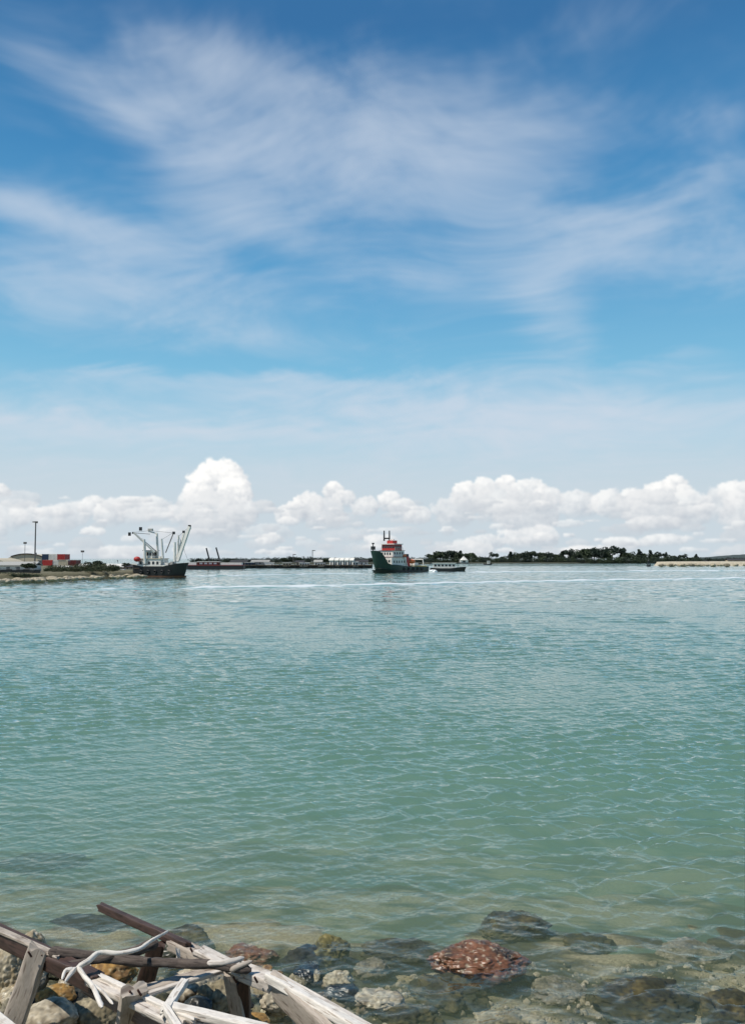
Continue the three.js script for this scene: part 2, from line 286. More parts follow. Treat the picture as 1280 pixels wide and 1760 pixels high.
rock(566, 1632, -.1, [.24, .18, .2], 'yellow', 'yellow green submerged stone beyond the beams', UNDER, { rough: .3 });
rock(580, 1680, -.1, [.18, .12, .14], 'sandstone', 'sandy submerged stone with dark stripe near the beam tip', UNDER);
rock(585, 1705, -.12, [.26, .13, .16], 'dark', 'low black stone below the sandy one', UNDER, { wet: true });
rock(690, 1632, -.17, [.45, .16, .26], 'weed', 'dark weedy slab touching the reddish boulder', UNDER, { rough: .25 });
rock(770, 1705, -.2, [.45, .2, .36], 'weed', 'broad weedy boulder in front of the reddish one', UNDER, { rough: .35 });
rock(880, 1592, -.26, [.5, .2, .32], 'weed', 'dark weedy boulder farthest out in the shallows', UNDER, { rough: .35 });
rock(1100, 1720, -.16, [.62, .24, .42], 'weed', 'largest olive boulder under the right shallows', UNDER, { rough: .3 });
rock(1268, 1742, -.14, [.36, .22, .3], 'weed', 'olive boulder at the right edge of the shallows', UNDER, { rough: .3 });
rock(545, 1732, -.1, [.3, .14, .22], 'mottled', 'mottled stone beside the thick beam tip', UNDER, { rough: .4 });
rock(960, 1700, -.24, [.34, .16, .26], 'grey', 'grey sunken stone between the two olive boulders', UNDER, { rough: .35 });
rock(700, 1755, -.18, [.36, .16, .24], 'weed', 'weedy stone at the bottom edge below the barnacled one', UNDER, { rough: .4 });
rock(880, 1755, -.22, [.32, .14, .24], 'mottled', 'mottled stone at the bottom edge under clear water', UNDER, { rough: .4 });
rock(430, 1642, -.16, [.34, .14, .2], 'rust', 'brown submerged stone just past the broken beam ends', UNDER, { rough: .3 });
rock(320, 1605, -.2, [.3, .13, .2], 'weed', 'brown green submerged stone beside the dark beam', UNDER, { rough: .3 });
rock(75, 1484, -.62, [.8, .2, .4], 'dark', 'black sunken boulder farthest out on the left', UNDER, { rough: .3 });
rock(150, 1590, -.47, [.7, .15, .3], 'dark', 'black sunken stone left of the dark beam end', UNDER, { rough: .3 });
rock(1010, 1625, -.36, [.4, .16, .3], 'weed', 'dim weedy stone right of the reddish boulder', UNDER, { rough: .3 });
rock(640, 1660, -.2, [.22, .12, .18], 'grey', 'small grey sunken stone left of the reddish boulder', UNDER);
rock(1190, 1640, -.4, [.5, .18, .3], 'grey', 'dim grey sunken stone under the greener water', UNDER);
rock(300, 1640, -.02, [.3, .14, .2], 'weed', 'olive stone under the crossing poles', DRY, { wet: true });
rock(130, 1700, .0, [.26, .12, .2], 'dark', 'dark wet stone under the left beam', DRY, { wet: true });
rock(495, 1690, -.14, [.2, .1, .15], 'grey', 'grey sunken stone between beam and yellow green stone', UNDER);
{ // rubble between the jetty posts
  const R = rng(140), pals = ['pale', 'mottled', 'dark', 'grey', 'sandstone', 'weed', 'ochre', 'mottled'];
  for (let i = 0; i < 42; i++) { const px = -10 + R() * 560, py = 1668 + R() * 110 + .06 * Math.abs(px - 200) * .2, k = .06 + R() * .12, low = px > 430 ? -.12 : 0; rock(px, py, low - .02 + R() * .12, [k * 1.3, k * .8, k], pals[i % 8], `small ${{ pale: 'cream', mottled: 'brown mottled', dark: 'black', grey: 'grey brown', sandstone: 'sandy', weed: 'olive', ochre: 'orange' }[pals[i % 8]]} rubble stone lying under the broken jetty`, 'rubble under the broken jetty', { turn: R() * 3, rough: .45, wet: i % 3 === 0 }); }
}
// pebbles and broken shell over the bed: past counting, one object
{
  const R = rng(501), kinds = [['pale', 1], ['mottled', 2], ['grey', 3], ['sandstone', 4], ['weed', 5]].map(([p, s]) => rockGeo(900 + s, [1, .6, .8], p, 2, .35, .5)), parts = [], m = new THREE.Matrix4(), q = new THREE.Quaternion();
  for (let i = 0; i < 5200; i++) {
    const r = 6.0 + R() * 4.2, x = (R() * 2 - 1) * r * .62, k = fbm(x * .8, r * .8, 6, 2);
    if (k < -.08 && R() < .8) continue;
    const s = .012 + .055 * Math.pow(R(), 2.6), g = kinds[Math.floor(R() * kinds.length)].clone();
    m.compose(V(x, bedAt(x, -r) + s * .05, -r), q.setFromEuler(new THREE.Euler(R() * 6, R() * 6, R() * 6)), V(s, s, s)); parts.push(g.applyMatrix4(m));
  }
  const o = mesh('pebbles', mergeGeometries(parts), rockMat, scene); o.userData.kind = 'stuff'; o.userData.label = 'pebbles and broken shell over the sea bed'; o.userData.category = 'pebbles';
}

// ---------- weathered timber ----------
function woodTexture(base, dark, streak, seed) {
  return texture(1024, 128, (u, v, o) => {
    const X = u * 10, Y = v * 24, ring = fbm(X * .5, Y, seed, 4, .6), fine = noise(X * 3, Y * 5, seed + 4), crack = smooth(.3, .52, noise(X * .55 + 3, Y * 1.6, seed + 9)), blot = smooth(.05, .5, fbm(X * .7, Y * .16, seed + 13, 3));
    for (let k = 0; k < 3; k++) { let c = lerp(base[k], streak[k], clamp(.5 + ring * 1.1)); c = lerp(c, dark[k], clamp(crack * .75 + blot * .45)); o[k] = c * (1 + .2 * fine); }
  }, false);
}
function woodMat(base, dark, streak, seed, rough = .85) { const map = woodTexture(base, dark, streak, seed); return new THREE.MeshStandardMaterial({ map, bumpMap: map, bumpScale: .004, roughness: rough }); }
const paleWood = woodMat([.50, .445, .385], [.17, .13, .10], [.63, .58, .52], 1), greyWood = woodMat([.34, .29, .235], [.12, .085, .065], [.46, .40, .34], 2), whiteWood = woodMat([.62, .57, .50], [.30, .24, .185], [.74, .70, .64], 3);
const darkWood = woodMat([.040, .023, .018], [.014, .009, .008], [.085, .048, .038], 4, .6), brownWood = woodMat([.15, .105, .085], [.05, .032, .026], [.25, .19, .16], 5, .75), barkMat = woodMat([.045, .032, .026], [.014, .01, .009], [.15, .12, .10], 6, .9);
/** a sawn timber from a to b; wide across, thick in the other direction; worn edges, frayed ends */
function timber(a, b, wide, thick, { roll = 0, seed = 1, wear = .012, taper = 1, split = .04, bow = 0 } = {}) {
  const d = b.clone().sub(a), L = d.length(); d.normalize();
  const up = Math.abs(d.y) > .9 ? V(0, 0, 1) : V(0, 1, 0), side = V(0, 0, 0).crossVectors(d, up).normalize(), top = V(0, 0, 0).crossVectors(side, d).normalize();
  const s2 = side.clone().applyAxisAngle(d, roll), t2 = top.clone().applyAxisAngle(d, roll), N = Math.max(6, Math.ceil(L / .07)), K = 20, pos = [], uv = [], idx = [];
  const ring = []; const c = .18; for (let k = 0; k < K; k++) { const q = Math.floor(k / 5), t = (k % 5) / 5; const e = [[[-1 + c, 1], [1 - c, 1]], [[1, 1 - c], [1, -1 + c]], [[1 - c, -1], [-1 + c, -1]], [[-1, -1 + c], [-1, 1 - c]]][q]; ring.push([lerp(e[0][0], e[1][0], t * 1.25), lerp(e[0][1], e[1][1], t * 1.25)]); }
  const per = 2 * (wide + thick);
  for (let i = 0; i <= N; i++) for (let k = 0; k <= K; k++) {
    const [x, y] = ring[k % K], t = i / N, tp = lerp(1, taper, t), n = fbm(i * .35 + seed * 9, x * 1.5 + seed, y * 1.5, 3), end = i === 0 ? -split * (.5 + noise(x * 2.5 + seed, y * 2.5, 3) * 1.4) : i === N ? split * (.5 + noise(x * 2.5 - seed, y * 2.5, 7) * 1.4) : 0;
    const p = a.clone().addScaledVector(d, t * L + end).addScaledVector(s2, x * wide / 2 * tp + wear * n).addScaledVector(t2, y * thick / 2 * tp + wear * n + bow * Math.sin(Math.PI * t));
    pos.push(p.x, p.y, p.z); uv.push((t * L) / 1.1 + seed * .37, k / K * per / .5 + seed * .21);
  }
  for (let i = 0; i < N; i++) for (let k = 0; k < K; k++) { const p = i * (K + 1) + k, q = p + K + 1; idx.push(p, p + 1, q, p + 1, q + 1, q); }
  for (const [i, flip] of [[0, 1], [N, 0]]) { const o = pos.length / 3; let cx = 0, cy = 0, cz = 0; for (let k = 0; k < K; k++) { const q = (i * (K + 1) + k) * 3; pos.push(pos[q], pos[q + 1], pos[q + 2]); uv.push(ring[k][0] * .02, ring[k][1] * .02); cx += pos[q] / K; cy += pos[q + 1] / K; cz += pos[q + 2] / K; } const m = pos.length / 3; pos.push(cx, cy, cz); uv.push(0, 0); for (let k = 0; k < K; k++) { const u = o + k, w = o + (k + 1) % K; flip ? idx.push(m, w, u) : idx.push(m, u, w); } }
  const g = geometry(pos, idx, uv); return g;
}
/** a round, bent, tapering limb through points, radii r0 -> r1 */
function limb(points, r0, r1, seed = 1, knots = .25) {
  const curve = new THREE.CatmullRomCurve3(points), L = curve.getLength(), N = Math.max(8, Math.ceil(L / .035)), K = 9, pos = [], uv = [], idx = [], fr = curve.computeFrenetFrames(N);
  for (let i = 0; i <= N; i++) { const c = curve.getPointAt(i / N), r = lerp(r0, r1, i / N);
    for (let k = 0; k <= K; k++) { const a = k / K * 2 * Math.PI, n = 1 + knots * fbm(i * .22 + seed * 7, Math.cos(a) * 1.2, Math.sin(a) * 1.2 + seed, 3), s = i === 0 || i === N ? .35 : 1, p = c.clone().addScaledVector(fr.normals[i], Math.cos(a) * r * n * s).addScaledVector(fr.binormals[i], Math.sin(a) * r * n * s); pos.push(p.x, p.y, p.z); uv.push(i / N * L / .8 + seed * .3, k / K * .6); } }
  for (let i = 0; i < N; i++) for (let k = 0; k < K; k++) { const p = i * (K + 1) + k, q = p + K + 1; idx.push(p, q, p + 1, p + 1, q, q + 1); }
  for (const [i, flip] of [[0, 0], [N, 1]]) { const o = i * (K + 1), m = pos.length / 3, c = curve.getPointAt(i / N); pos.push(c.x, c.y, c.z); uv.push(0, 0); for (let k = 0; k < K; k++) flip ? idx.push(m, o + k, o + k + 1) : idx.push(m, o + k + 1, o + k); }
  return geometry(pos, idx, uv);
}
const Pp = (x, y, h) => onPlane(x, y, h);
// the collapsed jetty: beams, planks and posts still nailed together
const jetty = thing('broken_jetty', 'collapsed grey wooden jetty frame over the stones at the near shore', 'jetty');
const J = (name, a, b, w, t, mat, o) => mesh(name, timber(Pp(...a), Pp(...b), w, t, o), mat, jetty);
J('beam', [-60, 1578, .92], [168, 1690, .92], .13, .15, darkWood, { seed: 1, wear: .016 });
J('beam', [150, 1688, .84], [345, 1795, .84], .1, .16, brownWood, { seed: 2 });
J('plank', [-20, 1590, 1.01], [100, 1643, 1.0], .07, .025, greyWood, { seed: 22 });
J('plank', [163, 1684, .95], [312, 1758, .95], .16, .05, paleWood, { seed: 3, split: .06 });
J('plank', [178, 1682, .98], [330, 1752, .98], .05, .045, whiteWood, { seed: 23, split: .06 });
J('post', [67, 1634, 1.02], [-12, 1860, -.1], .19, .075, greyWood, { seed: 4, roll: .1, wear: .018 });
J('post', [231, 1702, 1.06], [202, 1880, -.1], .2, .09, greyWood, { seed: 5, wear: .018, roll: -.1 });
J('beam', [176, 1560, .78], [322, 1626, .9], .06, .08, darkWood, { seed: 6, split: .06 });
J('beam', [300, 1622, .84], [368, 1656, .86], .14, .1, greyWood, { seed: 7 });
J('plank', [345, 1634, .92], [420, 1672, .92], .13, .05, paleWood, { seed: 8 });
J('beam', [412, 1668, .88], [468, 1690, .9], .15, .11, paleWood, { seed: 9 });
J('plank', [464, 1680, 1.0], [650, 1788, 1.02], .085, .07, whiteWood, { seed: 10, roll: -.1 });
J('plank', [474, 1678, 1.0], [690, 1800, 1.02], .07, .05, paleWood, { seed: 11 });
J('beam', [474, 1696, .92], [580, 1800, .85], .07, .26, greyWood, { seed: 12, roll: .2 });
J('post', [270, 1624, .8], [226, 1770, -.1], .16, .09, darkWood, { seed: 13 });
J('post', [396, 1676, .86], [430, 1862, -.15], .11, .07, greyWood, { seed: 14 });
J('post', [418, 1682, .84], [424, 1800, .0], .1, .12, darkWood, { seed: 15 });
J('plank', [244, 1702, .78], [382, 1662, .84], .11, .04, greyWood, { seed: 16, split: .05 });
J('plank', [262, 1706, .84], [385, 1668, .88], .05, .035, paleWood, { seed: 17, split: .05 });
J('plank', [288, 1730, 1.0], [452, 1768, 1.0], .085, .06, whiteWood, { seed: 18 });
J('plank', [255, 1738, .94], [420, 1780, .92], .08, .05, paleWood, { seed: 19 });
J('brace', [316, 1690, .98], [284, 1738, 1.02], .07, .05, whiteWood, { seed: 20 });
J('brace', [286, 1734, 1.04], [312, 1775, 1.04], .055, .05, whiteWood, { seed: 21 });
J('plank', [-40, 1722, .8], [30, 1780, .8], .1, .05, whiteWood, { seed: 25 });
J('peg', [306, 1636, .92], [307, 1648, .86], .03, .03, whiteWood, { seed: 26 });
mesh('pole', limb([[84, 1636, 1.02], [150, 1642, .99], [230, 1652, .97], [300, 1655, .98], [360, 1658, 1.0], [432, 1668, .98]].map((p) => Pp(...p)), .045, .036, 3, .5), barkMat, jetty);
mesh('pole', limb([[108, 1658, .96], [150, 1652, .98], [205, 1642, 1.0], [272, 1622, 1.02]].map((p) => Pp(...p)), .026, .05, 5, .5), barkMat, jetty);
mesh('pole', limb([[356, 1655, 1.02], [385, 1655, 1.03], [420, 1646, 1.04]].map((p) => Pp(...p)), .03, .022, 6, .5), paleWood, jetty);
mesh('pole', limb([[395, 1668, .98], [412, 1660, 1.02], [434, 1652, 1.05]].map((p) => Pp(...p)), .024, .02, 8, .5), greyWood, jetty);
{ const ironMat = std(.08, .035, .025, .7, { metalness: .4 }); for (const [x, y, h] of [[52, 1640, 1.03], [75, 1645, .98], [226, 1708, 1.05], [240, 1706, 1.05], [478, 1692, .98], [440, 1684, .96], [404, 1684, .86], [330, 1634, .92]]) { const g = new THREE.CylinderGeometry(.009, .009, .06, 7); const m = mesh('nail', g, ironMat, jetty); m.position.copy(Pp(x, y, h)); m.rotation.set(.3, 0, .4); } }
// the driftwood branch that lies across it
const branch = thing('driftwood_branch', 'bleached forked driftwood branch lying across the jetty poles', 'branch');
const B = (name, pts, r0, r1, s) => mesh(name, limb(pts.map((p) => Pp(...p)), r0, r1, s, .55), whiteWood, branch);
B('stem', [[290, 1600, 1.1], [262, 1616, 1.12], [236, 1632, 1.12], [205, 1638, 1.12], [170, 1638, 1.12], [152, 1652, 1.1], [132, 1663, 1.08]], .011, .026, 1);
B('twig', [[132, 1663, 1.08], [122, 1674, 1.06], [112, 1688, 1.04]], .022, .012, 2);
B('twig', [[128, 1666, 1.08], [114, 1668, 1.08], [107, 1684, 1.05]], .018, .011, 3);
B('twig', [[134, 1661, 1.08], [146, 1678, 1.06], [160, 1696, 1.06], [168, 1714, 1.05], [176, 1732, 1.04]], .02, .018, 4);
B('twig', [[160, 1692, 1.06], [176, 1704, 1.05], [195, 1726, 1.02]], .015, .012, 5);

// ---------- small builders for the far shore ----------
function boxGeo(x0, x1, y0, y1, z0, z1) { const g = new THREE.BoxGeometry(x1 - x0, y1 - y0, z1 - z0); g.translate((x0 + x1) / 2, (y0 + y1) / 2, (z0 + z1) / 2); return g; }
function barGeo(a, b, r0, r1 = r0, n = 8) { const d = b.clone().sub(a), g = new THREE.CylinderGeometry(r1, r0, d.length(), n); g.translate(0, d.length() / 2, 0); g.applyQuaternion(new THREE.Quaternion().setFromUnitVectors(V(0, 1, 0), d.clone().normalize())); g.translate(a.x, a.y, a.z); return g; }
function beamGeo(a, b, w, t) { const d = b.clone().sub(a), g = new THREE.BoxGeometry(w, d.length(), t); g.translate(0, d.length() / 2, 0); g.applyQuaternion(new THREE.Quaternion().setFromUnitVectors(V(0, 1, 0), d.clone().normalize())); g.translate(a.x, a.y, a.z); return g; }
function gableGeo(x0, x1, y0, y1, z0, z1, over = .3) {        // a pitched roof slab, ridge along x
  const s = new THREE.Shape(), zc = (z0 + z1) / 2; s.moveTo(-(z1 - zc) - over, y0 - .15); s.lineTo(0, y1); s.lineTo(z1 - zc + over, y0 - .15); s.lineTo(z1 - zc + over, y0 + .05); s.lineTo(0, y1 + .25); s.lineTo(-(z1 - zc) - over, y0 + .05);
  const g = new THREE.ExtrudeGeometry(s, { depth: x1 - x0 + 2 * over, bevelEnabled: false }); g.rotateY(Math.PI / 2); g.translate(x0 - over, 0, zc); return g;
}
const dirty = texture(256, 256, (u, v, o) => { const t = .86 + .22 * fbm(u * 9, v * 5, 2, 4) - .35 * smooth(.25, .5, noise(u * 30, v * 4, 6)); o[0] = t; o[1] = t * .98; o[2] = t * .94; });
const M = {
  white: std(.84, .83, .79, .6, { map: dirty }), cream: std(.62, .55, .42, .8, { map: dirty }), red: std(.5, .04, .035, .55, { map: dirty }), darkred: std(.20, .035, .03, .6, { map: dirty }), black: std(.012, .013, .014, .5), hullblack: std(.016, .018, .02, .45, { map: dirty }),
  green: std(.012, .045, .036, .45, { map: dirty }), blue: std(.03, .06, .12, .55, { map: dirty }), grey: std(.2, .2, .2, .6, { map: dirty }), paleGrey: std(.45, .45, .43, .6, { map: dirty }), steel: std(.13, .12, .11, .55), rust: std(.13, .06, .035, .8, { map: dirty }), glass: std(.02, .025, .03, .08), yellow: std(.55, .42, .12, .6),
  orange: std(.55, .13, .03, .5), roofgrey: std(.36, .36, .35, .7, { map: dirty }), darkroof: std(.035, .034, .036, .8), wood: std(.12, .085, .06, .85, { map: dirty }), sand: std(.52, .47, .37, .95, { map: dirty }), deck: std(.10, .11, .09, .8, { map: dirty }) };
const perPx = (dist) => dist / F;
/** loft of hull sections: bow at +x; sheer(t) = height of the rail, t 0 stern .. 1 bow */
function hullGeo(L, Bm, sheer, draft, rake, full = .55) {
  const N = 22, K = 7, pos = [], idx = [];
  const half = (t, q) => { const bow = t > full ? Math.sqrt(Math.max(0, 1 - ((t - full) / (1 - full)) ** 2)) : 1, fine = t > full ? Math.max(0, 1 - ((t - full) / (1 - full)) ** 1.4) : 1, st = lerp(.86, 1, smooth(0, .3, t)); return Bm / 2 * st * lerp(fine * .92, lerp(bow, 1, .06), Math.pow(q, .7)) * (q < .06 ? .55 : 1); };
  for (const s of [-1, 1]) for (let i = 0; i <= N; i++) { const t = i / N, H = sheer(t); for (let k = 0; k <= K; k++) { const q = k / K, y = lerp(-draft, H, q), x = (t - .5) * L + rake * smooth(.7, 1, t) * q - rake * .5; pos.push(x, y, s * half(Math.min(t, .995), q)); } }
  const S = (N + 1) * (K + 1);
  for (const s of [0, 1]) for (let i = 0; i < N; i++) for (let k = 0; k < K; k++) { const a = s * S + i * (K + 1) + k, b = a + K + 1; s ? idx.push(a, b, a + 1, a + 1, b, b + 1) : idx.push(a, a + 1, b, a + 1, b + 1, b); }
  for (let k = 0; k < K; k++) { idx.push(k, S + k, k + 1, k + 1, S + k, S + k + 1); const a = N * (K + 1) + k; idx.push(a, a + 1, S + a, a + 1, S + a + 1, S + a); }
  return geometry(pos, idx).toNonIndexed();
}
function deckGeo(L, Bm, level, rake, full = .55) { const s = new THREE.Shape(), pts = []; for (let i = 0; i <= 20; i++) { const t = i / 20, bow = t > full ? Math.sqrt(Math.max(0, 1 - ((t - full) / (1 - full)) ** 2)) : 1; pts.push([(t - .5) * L * .985 + rake * .5 * smooth(.7, 1, t) - rake * .5, Bm / 2 * .93 * bow]); } s.moveTo(pts[0][0], -pts[0][1]); for (const [x, y] of pts) s.lineTo(x, -y); for (const [x, y] of pts.reverse()) s.lineTo(x, y); const g = new THREE.ExtrudeGeometry(s, { depth: .12, bevelEnabled: false }); g.rotateX(Math.PI / 2); g.translate(0, level, 0); return g; }
/** a place in the photograph, at a distance, in a group's own axes */
function localOf(o, px, py, dist) { o.updateMatrixWorld(true); return o.worldToLocal(atDist(px, py, dist)); }
function railing(parent, x0, x1, y, z, h = .9) { const g = []; for (let x = x0; x <= x1 + .01; x += (x1 - x0) / 5) g.push(barGeo(V(x, y, z), V(x, y + h, z), .04)); g.push(barGeo(V(x0, y + h, z), V(x1, y + h, z), .05), barGeo(V(x0, y + h * .5, z), V(x1, y + h * .5, z), .035)); mesh('railing', mergeGeometries(g), M.white, parent); }

// ---------- supply ship under way in the middle of the channel ----------
{
  const base = onPlane(684, 983, 0), turn = -2.27, s = thing('supply_ship', 'green hulled supply ship with stacked white and red superstructure and twin black masts', 'ship', base, turn);
  const L = 25.5, Bm = 7.6, sheer = (t) => 1.9 + .7 * smooth(.45, .8, t) + 4.4 * smooth(.84, .95, t) + .4 * smooth(.9, 1, t);
  mesh('hull', hullGeo(L, Bm, sheer, 1.2, 2.2, .68), M.green, s);
  const wl = hullGeo(L * 1.004, Bm * 1.012, () => .75, 1, .5, .68); mesh('boot_stripe', wl, M.hullblack, s);
  mesh('deck', deckGeo(L, Bm, 1.35, 1, .6), M.deck, s);
  const house = mesh('deckhouse', boxGeo(-.8, 7.4, 1.3, 5.2, -3.1, 3.1), M.white, s);
  mesh('upper_house', boxGeo(.2, 6.6, 5.2, 7.5, -2.9, 2.9), M.white, s);
  for (let k = 0; k < 4; k++) mesh('window', boxGeo(1 + k * 1.4, 1.7 + k * 1.4, 6.1, 6.9, -2.96, -2.89), M.glass, s);
  for (let k = 0; k < 4; k++) mesh('window', boxGeo(7.39, 7.46, 3.4, 4.2, -2.3 + k * 1.2, -1.6 + k * 1.2), M.glass, s);
  mesh('stair', beamGeo(V(-1.2, 1.3, -3.3), V(.8, 5.2, -3.3), .25, .6), M.white, s); mesh('life_raft', boxGeo(-.4, 1, 5.4, 6.2, -3.4, -2.7), M.orange, s);
  const br = mesh('bridge', boxGeo(1.4, 5.6, 7.5, 9.6, -2.8, 2.8), M.red, s);
  for (let k = -2; k <= 2; k++) { mesh('window', boxGeo(5.58, 5.66, 8.3, 9.2, k * 1.1 - .45, k * 1.1 + .45), M.glass, br); }
  for (let k = 0; k < 4; k++) for (const z of [-1, 1]) mesh('window', boxGeo(1.8 + k, 2.6 + k, 8.3, 9.2, z < 0 ? -2.86 : 2.79, z < 0 ? -2.79 : 2.86), M.glass, br);
  mesh('bridge_roof', boxGeo(1.0, 6.0, 9.6, 9.85, -3.1, 3.1), M.white, s);
  mesh('top_house', boxGeo(2.2, 4.6, 9.85, 11, -1.3, 1.3), M.red, s);
  for (let k = 0; k < 5; k++) { mesh('window', boxGeo(.2 + k * 1.4, .75 + k * 1.4, 3.2, 4.0, -3.16, -3.09), M.glass, house); mesh('window', boxGeo(.2 + k * 1.4, .75 + k * 1.4, 3.2, 4.0, 3.09, 3.16), M.glass, house); }
  for (let k = 0; k < 4; k++) mesh('window', boxGeo(6.59, 6.66, 6, 6.8, -2 + k * 1.15, -1.4 + k * 1.15), M.glass, s);
  for (const z of [-3.55, 3.55]) { railing(s, .6, 6.6, 5.2, z * .93); railing(s, 1.2, 5.8, 7.5, z * .9); }
  mesh('walkway', boxGeo(-.9, 7.5, 5.15, 5.3, -3.5, 3.5), M.darkred, s); mesh('walkway', boxGeo(.1, 6.9, 7.45, 7.56, -3.3, 3.3), M.darkred, s);
  const top = 284, mA = localOf(s, 660, 912, base.z * -1), mB = localOf(s, 669, 912, base.z * -1);
  for (const m of [mA, mB]) { mesh('mast', barGeo(V(m.x, 10.9, m.z), V(m.x, m.y, m.z), .3, .2), M.black, s); }
  mesh('mast_yard', barGeo(V(mA.x, 11.8, mA.z), V(mB.x, 11.8, mB.z), .26), M.black, s);
  mesh('radar_scanner', boxGeo(3.2, 3.6, 11.2, 11.5, -.9, .9), M.white, s);
  const fm = localOf(s, 641, 933, base.z * -1 - 8); mesh('foremast', barGeo(V(fm.x, 5, fm.z), V(fm.x, fm.y, fm.z), .16), M.black, s); mesh('lookout', boxGeo(fm.x - .5, fm.x + .5, fm.y - 2.4, fm.y - 1.2, fm.z - .6, fm.z + .6), M.black, s); mesh('fore_light', boxGeo(fm.x - .3, fm.x + .3, fm.y - .5, fm.y, fm.z - .3, fm.z + .3), M.black, s);
  for (const z of [-2.2, 2.2]) { const f = mesh('funnel', boxGeo(-2.6, -1.1, 1.3, 5.4, z - .7, z + .7), M.red, s); mesh('funnel_cap', boxGeo(-2.5, -1.2, 5.4, 6.3, z - .6, z + .6), M.black, f); }
  const lb = mesh('rescue_boat', (() => { const g = new THREE.SphereGeometry(1, 14, 10); g.scale(1.9, .75, .8); g.translate(-4.6, 3.7, -2.6); return g; })(), M.orange, s); mesh('davit', barGeo(V(-4.6, 1.3, -2.6), V(-4.6, 4.9, -2.4), .12), M.white, lb);
  mesh('cargo_winch', (() => { const g = new THREE.CylinderGeometry(1.1, 1.1, 2.6, 18); g.rotateX(Math.PI / 2); g.translate(-5.4, 2.5, 1); return g; })(), M.red, s);
  mesh('deck_cargo', boxGeo(-8.8, -6.8, 1.3, 3.2, -2.2, .2), M.white, s); mesh('deck_cargo', boxGeo(-8.6, -6.9, 1.3, 2.9, .5, 2.5), M.red, s); mesh('deck_cargo', boxGeo(-10.6, -9.2, 1.3, 2.6, -2, 1.6), M.paleGrey, s);
  for (const z of [-1, 1]) mesh('cargo_rail', barGeo(V(-12.2, 1.95, z * 3.35), V(-2.6, 2.15, z * 3.62), .16), M.yellow, s);
  mesh('stern_gantry', mergeGeometries([barGeo(V(-11.4, 1.3, -2.8), V(-11.4, 4.4, -2.4), .18), barGeo(V(-11.4, 1.3, 2.8), V(-11.4, 4.4, 2.4), .18), barGeo(V(-11.4, 4.4, -2.4), V(-11.4, 4.4, 2.4), .18)]), M.white, s);
  for (let k = 0; k < 5; k++) for (const z of [-1, 1]) { const g = new THREE.TorusGeometry(.42, .17, 8, 14); g.translate(-9 + k * 2.6, 1.1, z * 3.85); mesh('tyre_fender', g, M.black, s); }
  for (const z of [-1, 1]) { const g = new THREE.TorusGeometry(.5, .16, 8, 14); g.rotateY(z * .7); g.translate(10.2, 3.9, z * 2.2); mesh('anchor', g, M.steel, s); }
  const foam = onPlane(744, 983, 0), fg = new THREE.IcosahedronGeometry(1, 3); fg.scale(1.5, .75, .9); { const p = fg.attributes.position; for (let i = 0; i < p.count; i++) { const q = 1 + .5 * noise(p.getX(i) * 3, p.getY(i) * 3, p.getZ(i) * 3); p.setXYZ(i, p.getX(i) * q, p.getY(i) * q, p.getZ(i) * q); } fg.computeVertexNormals(); }
  const fo = mesh('foam', fg, std(.8, .82, .82, .9), scene); fo.position.copy(foam); fo.userData = { kind: 'stuff', label: 'white splash of foam behind the supply ship', category: 'foam' };
}

